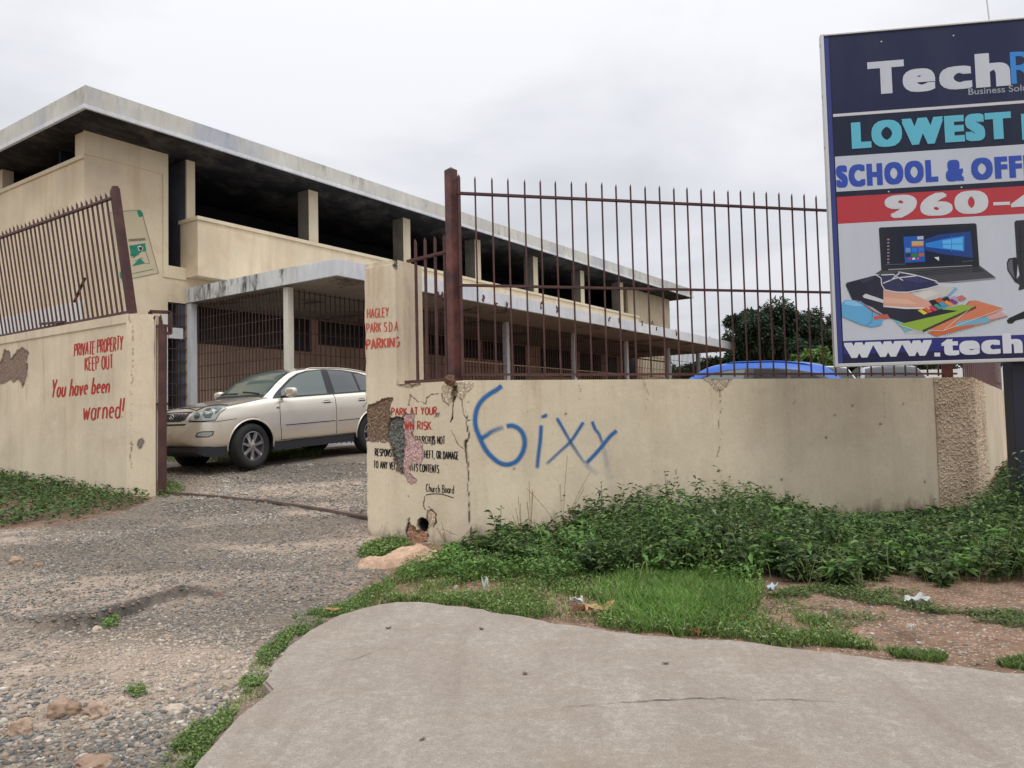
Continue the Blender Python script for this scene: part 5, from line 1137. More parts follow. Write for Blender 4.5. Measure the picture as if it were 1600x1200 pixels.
        for s_ in ((1, -1) if mirror else (1,)):
            o2 = lraw(name, [(x, y*s_, z) for x, y, z in Vv], Ff, mat, parent, smooth=True); o = o or o2
        return o
    # glazing
    GLS = globals()['GLS'] if pixel else GLSD
    sd = lambda n, p, m_, o, **k: decal(n, p if (pixel or n not in ('window_trim', 'side_window')) else [(u_, 1.15+(z_-1.15)*.80) for u_, z_ in p], m_, o, 'side', **k)
    sd('window_trim', [(1.42, 1.128), (1.63, 1.275), (1.93, 1.468), (2.12, 1.552), (2.36, 1.602), (2.75, 1.622), (3.2, 1.605), (3.6, 1.55), (3.9, 1.46), (4.12, 1.34), (4.2, 1.235), (4.1, 1.195), (3.5, 1.165), (2.7, 1.148), (1.9, 1.13)], TRIM, .0035)
    sd('side_window', [(1.62, 1.155), (1.66, 1.25), (1.96, 1.445), (2.15, 1.53), (2.38, 1.58), (2.68, 1.60), (2.62, 1.165)], GLSL, .0065)
    sd('side_window', [(2.80, 1.172), (2.84, 1.598), (3.2, 1.58), (3.42, 1.545), (3.40, 1.185)], GLS, .0065)
    sd('side_window', [(3.46, 1.19), (3.48, 1.535), (3.65, 1.505), (3.88, 1.42), (4.06, 1.30), (4.10, 1.235)], GLS, .0065)
    decal('windscreen_trim', [(1.30, -.70), (1.26, 0), (1.30, .70), (2.02, .545), (2.10, 0), (2.02, -.545)], TRIM, .004, 'top', mirror=False)
    decal('windscreen', [(1.37, -.675), (1.33, 0), (1.37, .675), (1.99, .525), (2.06, 0), (1.99, -.525)], GLSL if pixel else GLS, .007, 'top', mirror=False)
    decal('rear_window', [(4.14, -.50), (4.45, -.60), (4.45, .60), (4.14, .50)], GLS, .006, 'top', mirror=False)
    # shut lines, mouldings, handles
    def strip(name, pts, w, m_, off=.003, par=root):
        poly = []; P = [np.array(p, float) for p in pts]; Lp, Rp = [], []
        for i, p in enumerate(P):
            t = P[min(i+1, len(P)-1)]-P[max(i-1, 0)]; t /= np.linalg.norm(t); q_ = np.array([-t[1], t[0]])*w/2; Lp.append(p+q_); Rp.append(p-q_)
        return sd(name, [tuple(p) for p in Lp+Rp[::-1]], m_, off, step=.05, parent=par)
    strip('door_gap', [(1.535, 1.12), (1.50, .95), (1.49, .70), (1.51, .42)], .010, SEAM); strip('door_gap', [(2.75, 1.15), (2.735, .8), (2.72, .43)], .010, SEAM)
    strip('door_gap', [(3.56, 1.17), (3.52, .98), (3.40, .88)], .010, SEAM); strip('door_gap', [(1.51, .425), (2.72, .42), (3.2, .42)], .008, SEAM)
    for (u0, u1) in ((1.58, 2.70), (2.76, 3.30)):
        sd('door_moulding', [(u0, .675), (u0+.02, .715), (u1, .720), (u1, .680)], paint, .014, step=.06); sd('moulding_shadow', [(u0+.02, .662), (u0+.01, .676), (u1, .679), (u1, .667)], SEAM, .003, step=.06)
    for u0 in (2.43, 3.25):
        if u0 > 3: u0 = 3.28
        sd('handle_recess', [(u0+.03, .995), (u0+.05, 1.05), (u0+.18, 1.055), (u0+.20, 1.0)], CLAD, .0035, step=.03); sd('door_handle', [(u0, 1.015), (u0+.02, 1.035), (u0+.24, 1.042), (u0+.245, 1.02)], paint, .022, step=.03)
    sd('side_marker', [(1.44, .955), (1.44, .985), (1.49, .985), (1.49, .955)], LMPD, .005, step=.02)
    # wheel arch lips
    for uc in (.93, 3.645):
        mb = MB(); 
        for s_ in (-1, 1):
            pts = []
            for k in range(25):
                a = math.radians(-8+196*k/24); u = uc*sc[0]+R_*math.cos(a); z = .385*sc[2]+R_*math.sin(a); h = bvh.ray_cast(Vector((u, 2*s_, max(z, .42*sc[2]))), Vector((0, -s_, 0)))[0]
                if h: pts.append((u, h.y*1.0, z))
            if len(pts) > 4: mb.tube(pts, .014, 6)
        lraw('arch_lip', mb.v, mb.f, paint, smooth=True)
    # front end
    if pixel:
        z4 = lambda pts: [(230+x/4, 540+y/4) for x, y in pts]
        dp = lambda n, p, m_, o, **k: decal(n, z4(p), m_, o, 'px', **k)
        dp('headlight_gap', [(258, 474), (272, 446), (312, 408), (365, 382), (430, 374), (508, 375), (498, 392), (455, 425), (428, 468), (340, 476)], SEAM, .003)
        hl = dp('headlight', [(264, 470), (278, 446), (316, 410), (368, 386), (430, 378), (503, 379), (490, 392), (450, 425), (424, 464), (340, 471)], LMP, .008)
        dp('headlight_bowl', [(345, 425), (375, 395), (400, 395), (412, 425), (395, 455), (360, 455)], LMPD, .011)
        dp('headlight_bowl', [(292, 440), (318, 420), (332, 430), (325, 455), (300, 460)], LMPD, .011)
        dp('headlight_bowl', [(420, 395), (470, 390), (440, 418), (424, 430)], LMPD, .011)
        dp('fog_lamp_surround', [(300, 568), (312, 545), (345, 536), (418, 534), (412, 560), (380, 574), (310, 574)], SEAM, .003); dp('fog_lamp', [(308, 566), (320, 547), (350, 541), (410, 540), (404, 558), (376, 569)], LMP, .007)
        dp('hood_gap', [(105, 388), (130, 375), (170, 385), (262, 392), (310, 404), (365, 378), (430, 367), (505, 368), (505, 373), (430, 371), (365, 383), (312, 411), (262, 397), (170, 391)], SEAM, .003)
        dp('bumper_gap', [(262, 476), (425, 474), (560, 455), (560, 458), (425, 478), (262, 480)], SEAM, .0035)
        gr_ = decal('grille', [(-.44, .985), (.44, .985), (.36, .86), (.26, .835), (-.26, .835), (-.36, .86)], TRIM, .006, 'front', mirror=False)
        for k in range(9): 
            y = -.36+.09*k; decal('grille_bar', [(y, .975), (y+.014, .975), (y+.012, .845), (y-.002, .845)], LMPD, .012, 'front', mirror=False, step=.06)
        mb = MB(); c_ = bvh.ray_cast(Vector((-1, 0, .91)), Vector((1, 0, 0)))[0]; mb.tube([(c_.x-.02, .060*math.cos(a), .91+.042*math.sin(a)) for a in np.linspace(0, 6.28, 25)], .008, 6, caps=False)
        mb.tube([(c_.x-.02, .02, .935), (c_.x-.02, .012, .90), (c_.x-.02, -.03, .89)], .007, 6); lraw('emblem', mb.v, mb.f, CHR, smooth=True)
        decal('bumper_slot', [(-.46, .80), (.46, .80), (.40, .775), (-.40, .775)], SEAM, .004, 'front', mirror=False)
        # wipers
        mb = MB()
        for y0, y1 in ((-.55, -.05), (.05, .60)):
            pts = []
            for k in range(8): y = y0+(y1-y0)*k/7; u = 1.36+.04*k/7; h = bvh.ray_cast(Vector((u, y, 3)), Vector((0, 0, -1)))[0]; pts.append((h.x, h.y, h.z+.022))
            mb.tube(pts, .009, 5)
        lraw('wiper', mb.v, mb.f, TRIM)
    else:
        decal('headlight', [(-.80, .93), (-.62, 1.0), (-.48, .97), (-.44, .85), (-.70, .84)], LMP, .006, 'front'); decal('grille', [(-.40, .96), (.40, .96), (.30, .84), (-.30, .84)], TRIM, .006, 'front', mirror=False)
        decal('tail_light', [(-.78, 1.16), (-.6, 1.16), (-.6, .9), (-.78, .9)], AMB, .006, 'rear')
    # mirrors
    for s_ in (-1, 1):
        c_ = Vector((1.66*sc[0], s_*1.03*sc[1], 1.225*sc[2])); bm = bmesh.new(); bmesh.ops.create_cube(bm, size=1)
        bmesh.ops.subdivide_edges(bm, edges=bm.edges, cuts=3, use_grid_fill=True)
        for v in bm.verts:
            p = Vector(v.co)*2; q_ = p.normalized()*max(abs(p.x), abs(p.y), abs(p.z)); p = p.lerp(q_, .55)
            v.co = Vector((p.x*.065*(1-.25*p.y*s_), p.y*.115, p.z*.083*(1-.12*s_*p.y)))+c_
        Vm = [tuple(v.co) for v in bm.verts]; Fm = [[v.index for v in f.verts] for f in bm.faces]; bm.free()
        mr = lraw('wing_mirror', Vm, Fm, paint, smooth=True)
        mb = MB(); mb.bar((1.60*sc[0], s_*.84*sc[1], 1.145*sc[2]), (1.65*sc[0], s_*.97*sc[1], 1.165*sc[2]), .05, .04); lraw('mirror_arm', mb.v, mb.f, TRIM, mr)
        # roof rail
        pts = []
        for k in range(14):
            u = (2.35+1.5*k/13)*sc[0]; h = bvh.ray_cast(Vector((u, s_*.56*sc[1], 3)), Vector((0, 0, -1)))[0]; pts.append((h.x, h.y, h.z+(.012 if 0 < k < 13 else -.01)))
        mb = MB(); mb.tube(pts, .012, 6); lraw('roof_rail', mb.v, mb.f, paint, smooth=True)
    # wheels
    r = .372*sc[2]
    for u in (.93*sc[0], 3.645*sc[0]):
        for s_ in (-1, 1):
            ang = steer if u < 2 else 0
            wh = D.objects.new('wheel', None); C.objects.link(wh); wh.parent = root; wh.empty_display_size = .1
            wh.matrix_local = Matrix.Translation((u, s_*.795*sc[1], r)) @ Matrix.Rotation(ang, 4, 'Z'); 
            def wraw(name, V_, F_, m_, smooth=True):
                o = raw(name, V_, F_, m_, None, smooth); bm = bmesh.new(); bm.from_mesh(o.data); bmesh.ops.recalc_face_normals(bm, faces=bm.faces); bm.to_mesh(o.data); bm.free(); o.parent = wh; return o
            ti = [(.232, -.085), (.245, -.108), (.30, -.118), (.345, -.112), (.364, -.092), (.371, -.05), (.372, 0), (.371, .05), (.364, .092), (.345, .112), (.30, .118), (.245, .108), (.232, .085)]
            ti = [(a*sc[2], b_) for a, b_ in ti]; v_, f_ = tyre_lathe(ti); wraw('tyre', v_, f_, RUB)
            rm = [(.236, s_*.085), (.240, s_*.098), (.228, s_*.10), (.222, s_*.07), (.215, s_*.0), (.225, -s_*.08)]; rm = [(a*sc[2], b_) for a, b_ in rm]; v_, f_ = tyre_lathe(rm)
            mb = MB(); mb.add(v_, f_)
            for k in range(7):
                a = 2*math.pi*k/7+.2; ca, sa = math.cos(a), math.sin(a); tx, tz = -sa, ca
                pr = [(.05, .030, .088), (.13, .027, .092), (.226*sc[2], .036, .088)]; Vv = []
                for rr_, hw, yy in pr:
                    for dy, hh in ((0, .55), (0, -.55), (-.03, -1), (-.03, 1)): Vv.append((rr_*ca+tx*hw*hh, s_*(yy+dy), rr_*sa+tz*hw*hh))
                Ff = []
                for j in range(2):
                    for q_ in range(4): Ff.append([j*4+q_, j*4+(q_+1) % 4, j*4+4+(q_+1) % 4, j*4+4+q_])
                Ff += [[0, 1, 2, 3], [8, 9, 10, 11]]; mb.add(Vv, Ff)
            hb = [(.0, .100), (.03, .100), (.055, .092), (.062, .06)]; v_, f_ = tyre_lathe([(a, s_*b_) for a, b_ in hb], 24); mb.add(v_, f_)
            wraw('rim', mb.v, mb.f, RIM, smooth=False)
            n = 32; dsk = [(.218*sc[2]*math.cos(2*math.pi*k/n), s_*.03, .218*sc[2]*math.sin(2*math.pi*k/n)) for k in range(n)]
            wraw('brake_disc', dsk, [list(range(n))], CLAD, False)
    return root
def car_matrix(org, a):
    a = Vector(a).normalized(); up = Vector((0, 0, 1)); y = up.cross(a).normalized(); up = a.cross(y)
    Mx = Matrix.Identity(4)
    for i, v in enumerate((a, y, up)):
        for k in range(3): Mx[k][i] = v[k]
    for k in range(3): Mx[k][3] = org[k]
    return Mx
cf = at_Y(391, 732.5, 12.6); crr = at_Y(578, 707, 14.8); av = (crr-cf)/np.linalg.norm(crr-cf); nv_ = np.array([av[1], -av[0], 0]); nv_ /= np.linalg.norm(nv_)
org = cf - nv_*.80 - av*.93
suv = empty('parked_suv', None, 'champagne gold family SUV parked nose out just inside the gateway', 'car', 'cars parked in the yard', mat=car_matrix(org, av)); bpy.context.view_layer.update()
make_car(suv, carpaint('champagne_paint', srgb(218, 209, 193), srgb(226, 218, 203), .6), pixel=True, steer=math.radians(9))
bl = empty('parked_hatchback', None, 'bright blue hatchback whose roof shows above the graffiti wall', 'car', 'cars parked in the yard', mat=car_matrix((1.75, 13.85, float(gz(1.6, 13.2))), (.955, -.297, .0))); bpy.context.view_layer.update()
make_car(bl, carpaint('blue_paint', srgb(6, 82, 176), srgb(14, 98, 196), .1), sc=(.88, .93, .93))
gc = empty('parked_hatchback', None, 'grey car seen in the gap under the billboard', 'car', 'cars parked in the yard', mat=car_matrix((7.9, 15.2, .70), (.25, .97, .0))); bpy.context.view_layer.update()
make_car(gc, carpaint('grey_paint', srgb(120, 124, 130), srgb(130, 134, 140), .5), sc=(.88, .93, .94))
wc = empty('parked_hatchback', None, 'white car between the blue car and the grey car, under the billboard', 'car', 'cars parked in the yard', mat=car_matrix((6.3, 15.0, .70), (.25, .97, .0))); bpy.context.view_layer.update()
make_car(wc, carpaint('white_paint', srgb(215, 216, 218), srgb(220, 220, 222), .0), sc=(.88, .93, .94))
mb = MB(); mb.box(10.9, 22, 23.8, 24.0, .5, 2.5); tag(mb.build('yard_wall', MAT['white_w']), 'white wall far behind the parked cars', 'wall')
# ------------------------------------------------------------ vegetation
def leaves(P, Dr, Nr, Ln, Wd, droop=.15):
    """P base, Dr direction, Nr approx normal; 4-point folded leaves"""
    Dr = Dr/np.linalg.norm(Dr, axis=1, keepdims=True); sdv = np.cross(Dr, Nr); sdv /= np.maximum(np.linalg.norm(sdv, axis=1, keepdims=True), 1e-6); up = np.cross(sdv, Dr)
    Ln = Ln[:, None]; Wd = Wd[:, None]; mid = P + Dr*Ln*.45
    Vv = np.stack([P, mid+sdv*Wd/2+up*Wd*.18, P+Dr*Ln-up*Ln*droop, mid-sdv*Wd/2+up*Wd*.18], 1)
    n = len(P); b_ = np.arange(n)[:, None]*4
    F_ = np.concatenate([b_+np.array([[0, 1, 2]]), b_+np.array([[0, 2, 3]])]); return Vv.reshape(-1, 3), F_
def blades(P, Dr, Ln, Wd, bend, r):
    Dr = Dr/np.linalg.norm(Dr, axis=1, keepdims=True); n = len(P); a = r.uniform(0, 6.283, n); w = np.stack([np.cos(a), np.sin(a), np.zeros(n)], 1)*(Wd/2)[:, None]; Ln = Ln[:, None]
    hz = Dr*np.array([1, 1, 0])+np.stack([np.sin(a), np.cos(a), np.zeros(n)], 1)*.3; mid = P+Dr*Ln*.55; tip = P+Dr*Ln+hz*Ln*bend-np.array([0, 0, 1])*Ln*bend*.3
    V = np.stack([P-w, P+w, mid+w*.8, mid-w*.8, tip], 1); b_ = np.arange(n)[:, None]*5
    return V.reshape(-1, 3), np.concatenate([b_+np.array([[0, 1, 2]]), b_+np.array([[0, 2, 3]]), b_+np.array([[3, 2, 4]])])
def mix_cols(n, r, pal, p=None, jit=.2):
    pal = np.array([srgb(*c_) for c_ in pal]); c_ = pal[r.choice(len(pal), n, p=p)]; return c_*r.uniform(1-jit, 1+jit, (n, 1))
def rnd_dir(r, n, up=.3):
    a = r.uniform(0, 6.283, n); z = r.normal(up, .35, n); return np.stack([np.cos(a), np.sin(a), z], 1)
GREENS = [(60, 84, 44), (74, 98, 50), (94, 118, 62), (50, 70, 40), (114, 134, 80)]
ridge = [(640, 868), (680, 856), (715, 838), (740, 815), (790, 796), (830, 806), (870, 800), (900, 784), (935, 768), (980, 762), (1040, 752), (1100, 754), (1150, 764), (1210, 778), (1240, 780), (1270, 796), (1330, 804), (1400, 806), (1450, 806), (1530, 796), (1545, 768), (1590, 742), (1700, 720)]
def plants(name, n_pl, region, label, seed, hfun, lv, ln, pal, keep=None, stems=6, pw=None):
    r = np.random.default_rng(seed); X = r.uniform(-1.3, 11, n_pl*16); Y = r.uniform(5.2, 15, n_pl*16)
    ok = region(X, Y)
    X, Y = X[ok][:n_pl], Y[ok][:n_pl]; n_pl = len(X); B = np.c_[X, Y, gzd(X, Y)-.01]; H = hfun(B)
    pid = np.repeat(np.arange(n_pl), lv); n = len(pid); sid = r.integers(0, stems, n)
    az = (sid*2.4+pid*1.7)+r.normal(0, .08, n); tilt = .25+.75*((sid*37+pid*13) % 10)/10
    t = r.uniform(.12, 1, n)**.7; L = H[pid]*(.6+.55*((sid*53+pid*7) % 10)/10)
    hor = np.stack([np.cos(az), np.sin(az)], 1); rad = np.sin(tilt*.75)*L*t**1.3
    P = B[pid].copy(); P[:, :2] += hor*rad[:, None]; P[:, 2] += np.cos(tilt*.6)*L*t
    a2 = r.uniform(0, 6.283, n); Dr = np.stack([np.cos(a2), np.sin(a2), r.normal(.15, .35, n)], 1); Nr = np.stack([r.normal(0, .3, n), r.normal(0, .3, n)-.15, np.ones(n)], 1)
    s_ = ln*(.6+.8*r.random(n)); V_, F_ = leaves(P, Dr, Nr, s_, s_*r.uniform(.32, .5, n), .2)
    if pw is not None:  # keep clear of the wall
        d_ = (V_[:, :2]-B1)@n2w; V_[:, :2] += np.outer(np.maximum(0, .03-d_)*(V_[:, 0] < 5.66)*(V_[:, 0] > -.45), n2w)
        d_ = (V_[:, :2]-A1)@n1w; V_[:, :2] += np.outer(np.maximum(0, .03-d_)*(V_[:, 0] <= -.45), n1w)
    tone = .72+.5*fbm(B[:, :2], 2.3, 2)[pid][:, None]*1.0
    c_ = mix_cols(n, r, pal)*tone; return raw(name, V_, F_, MAT['leaf'], col=np.repeat(c_, 4, 0)), label
def stalks(name, region, n, label, seed, hr, pal, wd=.004, lean=.45):
    r = np.random.default_rng(seed); X = r.uniform(-1.3, 10, n*16); Y = r.uniform(5.2, 14, n*16); ok = region(X, Y); X, Y = X[ok][:n], Y[ok][:n]; n = len(X)
    B = np.c_[X, Y, gzd(X, Y)]; H = np.minimum(h_w(B)*r.uniform(*hr, n), .55); a = r.uniform(0, 6.28, n); Dr = np.stack([np.cos(a)*lean*r.random(n), np.sin(a)*lean*r.random(n), np.ones(n)], 1)
    V_, F_ = blades(B, Dr, H, np.full(n, wd), .35, r); return tag(raw(name, V_, F_, MAT['leaf'], col=np.repeat(mix_cols(n, r, pal), 5, 0)), label, 'weeds', kind='stuff')
def wallY(X): return np.where(X < -.45, 7.36-(X+.45)*.5926, 7.36+(X+.45)*.3404)
FRONT = [(660, 884), (700, 890), (760, 897), (800, 898), (860, 894), (930, 903), (1000, 910), (1100, 912), (1200, 914), (1400, 918), (1600, 915), (1760, 915)]
def reg_w(X, Y):
    p = proj(np.c_[X, Y, gz(X, Y)]); f = np.interp(p[:, 0], [a for a, b_ in FRONT], [b_ for a, b_ in FRONT])
    wob = (fbm(np.c_[X, Y], 2.2, 3)-.5)*40
    inn = (p[:, 1] < f+wob) & (p[:, 0] > 690+ (900-p[:, 1])*.0) & (p[:, 0] < 1800)
    return inn & ((Y < wallY(X)-.06) | ((X > 5.75) & ((np.c_[X, Y]-C1) @ (-Lv) > .12)))
def h_w(B):
    p = proj(B); ty = np.interp(p[:, 0], [a for a, b_ in ridge], [b_ for a, b_ in ridge]); h = []
    for (px_, _), y_, b_ in zip(p, ty, B): h.append(at_Y(px_, y_, b_[1])[2]-b_[2])
    h = np.clip(np.array(h), .08, .75); f = np.interp(p[:, 0], [a for a, b_ in FRONT], [b_ for a, b_ in FRONT]); depth = np.clip((f-p[:, 1])/70, 0, 1)
    return h*(.40+.60*depth)*np.random.default_rng(3).uniform(.6, 1.15, len(B))*(.72+.56*fbm(B[:, :2], 3.0, 2))
o, l = plants('weeds', 1150, reg_w, '', 21, h_w, 105, .058, GREENS, pw=1); tag(o, 'dense dark green weeds growing along the foot of the graffiti wall', 'weeds', kind='stuff')
o, l = plants('weeds', 500, lambda X, Y: reg_w(X, Y) & (fbm(np.c_[X, Y]+3, 1.5, 2) > .52), '', 22, lambda B: h_w(B)*1.15, 60, .042, [(96, 128, 66), (112, 144, 80), (84, 116, 54)], pw=1); tag(o, 'lighter green shoots rising through the dark weeds by the wall', 'weeds', kind='stuff')
o, l = plants('weeds', 130, lambda X, Y: reg_w(X, Y) & (proj(np.c_[X, Y, gz(X, Y)])[:, 1] > 850), '', 24, lambda B: np.clip(h_w(B)*.9, .14, .32), 34, .085, [(104, 142, 70), (120, 156, 84), (92, 128, 62)], pw=1); tag(o, 'brighter broad-leaved plants along the front of the weed thicket', 'weeds', kind='stuff')
o, l = plants('weeds', 260, lambda X, Y: reg_w(X, Y) & (X > 1.2), '', 25, lambda B: h_w(B)*1.0, 90, .030, [(110, 124, 76), (126, 136, 88), (98, 108, 66)], pw=1); tag(o, 'fine pale olive weeds tangled through the right half of the thicket', 'weeds', kind='stuff')
stalks('grass', reg_w, 3800, 'long thin grass blades standing up through the weeds', 26, (.8, 1.35), [(96, 124, 60), (116, 140, 74), (140, 150, 92)], .006)
stalks('dry_stems', reg_w, 700, 'dry straw-coloured stems standing up through the weeds', 27, (.9, 1.5), [(190, 172, 132), (170, 150, 112), (150, 134, 100)], .003, .7)
# low cover and grass, given by outlines on the ground
def cover(name, poly, n, label, seed, size, hgt, pal, blade=False, wob=9, dens=None, zo=0, clip=None):
    r = np.random.default_rng(seed); c_ = np.array([at_z(x, y, clip if clip is not None else 0) for x, y in poly]); lo, hi = c_.min(0)-.3, c_.max(0)+.3
    X = r.uniform(lo[0], hi[0], n); Y = r.uniform(lo[1], hi[1], n); Z = gzd(X, Y); P = np.c_[X, Y, Z]; px_ = proj(P)
    w = (fbm(P[:, :2], 5, 3)-.5)*wob*2; k = (sdpoly(px_, poly) + w) < 0; n = int(n)
    if dens is not None: k &= r.random(n) < dens(px_, P)
    k &= ~((Y > wallY(X)-.03) & (X > -1.5) & (X < 5.7)); P = P[k]; n = len(P)
    if blade:
        Dr = rnd_dir(r, n, 2.2); Ln = size*r.uniform(.5, 1.2, n); Nr = rnd_dir(r, n, .2); V_, F_ = blades(P-np.array([0, 0, .005]), Dr, Ln, .0045+.003*r.random(n), .4, r)
    else:
        P[:, 2] += r.random(n)**1.3*hgt; Dr = rnd_dir(r, n, .25); Nr = np.c_[r.normal(0, .35, n), r.normal(0, .35, n), np.ones(n)]; Ln = size*r.uniform(.5, 1.4, n); V_, F_ = leaves(P, Dr, Nr, Ln, Ln*r.uniform(.4, .65, n), .15)
    c_ = mix_cols(n, r, pal)*(.75+.5*fbm(P[:, :2], 3, 2))[:, None]
    return tag(raw(name, V_, F_, MAT['leaf'], col=np.repeat(c_, 5 if blade else 4, 0)), label, 'grass' if blade else 'ground cover', kind='stuff')
GR = [(88, 116, 54), (104, 134, 62), (124, 150, 78), (76, 100, 50), (144, 156, 100)]
BR = [(88, 130, 50), (104, 146, 58), (124, 160, 76), (88, 120, 54), (144, 156, 98)]
G1 = [(566, 940), (600, 905), (650, 872), (700, 868), (780, 880), (860, 885), (960, 890), (1100, 905), (1200, 918), (1260, 955), (1330, 995), (1385, 1020), (1200, 1007), (1000, 989), (930, 982), (850, 968), (780, 957), (700, 945), (640, 939), (580, 945)]
def d1_(p, P): return np.clip((fbm(P[:, :2]+2, 3.0, 4)-.37)*8, .10, 1)*np.clip(.95-.75*np.exp(-((p[:, 0]-720)/110)**2-((p[:, 1]-926)/9)**2)-.75*np.exp(-((p[:, 0]-1190)/70)**2-((p[:, 1]-962)/16)**2), 0, 1)
cover('ground_cover', G1, 90000, 'low leafy clover between the weeds and the footpath', 31, .022, .055, GR, dens=d1_)
cover('grass', G1, 110000, 'short grass blades mixed through the clover', 32, .07, 0, GR, True, dens=d1_)
cover('ground_cover', [(640, 888), (700, 880), (780, 884), (850, 876), (950, 880), (1060, 896), (1180, 908), (1190, 922), (1060, 914), (960, 912), (860, 916), (760, 908), (680, 908), (630, 915)], 30000, 'bright bushy growth spilling from the foot of the weeds onto the clover', 46, .036, .15, [(88, 122, 54), (104, 138, 64), (74, 104, 48), (120, 150, 80)], wob=12, dens=lambda p, P: np.clip((fbm(P[:, :2]+8, 3.5, 3)-.40)*9, .05, 1))
cover('dry_litter', G1, 7000, 'dry brown leaf bits and straw lying in the clover', 45, .02, .05, [(150, 126, 88), (124, 98, 68), (170, 150, 112)], dens=None)
G2 = [(925, 905), (1000, 893), (1070, 885), (1140, 905), (1190, 930), (1185, 965), (1140, 995), (1060, 994), (990, 988), (940, 968)]
cover('grass', G2, 90000, 'tuft of taller bright green grass in the middle of the verge', 33, .11, 0, BR, True, wob=30, dens=lambda p, P: np.clip(np.exp(-((p[:, 0]-1060)/90)**2-((p[:, 1]-940)/40)**2)*1.2, .12, 1))
G3 = [(575, 925), (520, 950), (470, 972), (435, 995), (405, 1018), (390, 1045), (372, 1085), (335, 1110), (310, 1125), (268, 1160), (245, 1205), (230, 1260), (290, 1260), (300, 1205), (345, 1155), (380, 1112), (428, 1078), (418, 1064), (424, 1040), (452, 1008), (530, 962), (580, 948)]
dG3 = lambda p, P: np.clip((fbm(P[:, :2], 7, 3)-.40)*8, .10, 1)
cover('ground_cover', G3, 110000, 'strip of low green growth edging the left side of the footpath', 34, .014, .030, GR, wob=15, dens=dG3)
cover('grass', G3, 60000, 'grass blades in the strip along the left edge of the footpath', 35, .032, 0, GR, True, wob=13, dens=dG3)
G4 = [(-150, 728), (0, 733), (60, 738), (150, 765), (240, 780), (215, 790), (160, 802), (110, 812), (0, 824), (-150, 840)]
cover('ground_cover', G4, 190000, 'leafy green growth under the left wall', 36, .055, .13, [(66, 98, 48), (80, 114, 56), (96, 130, 66), (54, 82, 42)], wob=7, clip=.35, dens=lambda p, P: np.clip(1-.95*np.exp(-((p[:, 0]-12)/40)**2-((p[:, 1]-800)/6)**2), 0, 1))
cover('grass', [(-150, 715), (40, 722), (60, 745), (-150, 760)], 50000, 'taller grass at the far left against the wall', 37, .22, 0, GREENS, True, clip=.5)
G5 = [(562, 868), (580, 852), (610, 846), (640, 850), (642, 862), (610, 868), (590, 878), (570, 880)]
cover('ground_cover', G5, 30000, 'small green tuft at the foot of the lettered pillar', 38, .03, .07, GR, wob=4)
G6 = [(1190, 925), (1300, 918), (1450, 925), (1600, 918), (1780, 925), (1780, 1000), (1600, 985), (1500, 965), (1400, 962), (1330, 985), (1250, 965)]
cover('ground_cover', G6, 160000, 'sparse low weeds over the bare soil near the billboard post', 39, .020, .035, [(92, 110, 60), (104, 124, 70), (120, 132, 84), (84, 100, 54)], wob=14, dens=lambda p, P: np.clip((fbm(P[:, :2], 2.2, 4)-.44)*7, 0, .9)*np.clip(1-sstep(p[:, 1], 955, 1000), 0, 1))
for k, (pl, lb) in enumerate([([(1380, 1016), (1440, 1020), (1482, 1028), (1470, 1036), (1400, 1030)], 'thin grass patch on the footpath edge'), ([(1555, 1036), (1600, 1030), (1700, 1040), (1700, 1062), (1600, 1050), (1565, 1044)], 'grass patch at the right edge beside the footpath'), ([(1255, 990), (1340, 1000), (1360, 1016), (1280, 1012)], 'grass patch on the soil beside the footpath')]):
    cover('grass', pl, 26000, lb, 50+k, .05, 0, GR, True, wob=3)
cover('grass', [(325, 700), (470, 694), (500, 700), (500, 712), (330, 722), (255, 722), (255, 706)], 60000, 'grass growing under and behind the parked SUV', 41, .16, 0, GR, True, wob=5, clip=.72)
cover('ground_cover', [(240, 768), (262, 752), (290, 765), (280, 775), (250, 778)], 26000, 'tuft of grass at the foot of the gate', 42, .03, .08, GR, wob=3, clip=.3)
cover('ground_cover', [(190, 1082), (215, 1076), (234, 1084), (212, 1096)], 16000, 'green tuft among the driveway stones', 43, .015, .04, GR, wob=3)
cover('ground_cover', [(158, 974), (178, 966), (188, 974), (165, 984)], 9000, 'small bright plant below the broken edge of the driveway', 44, .02, .04, BR, wob=2)
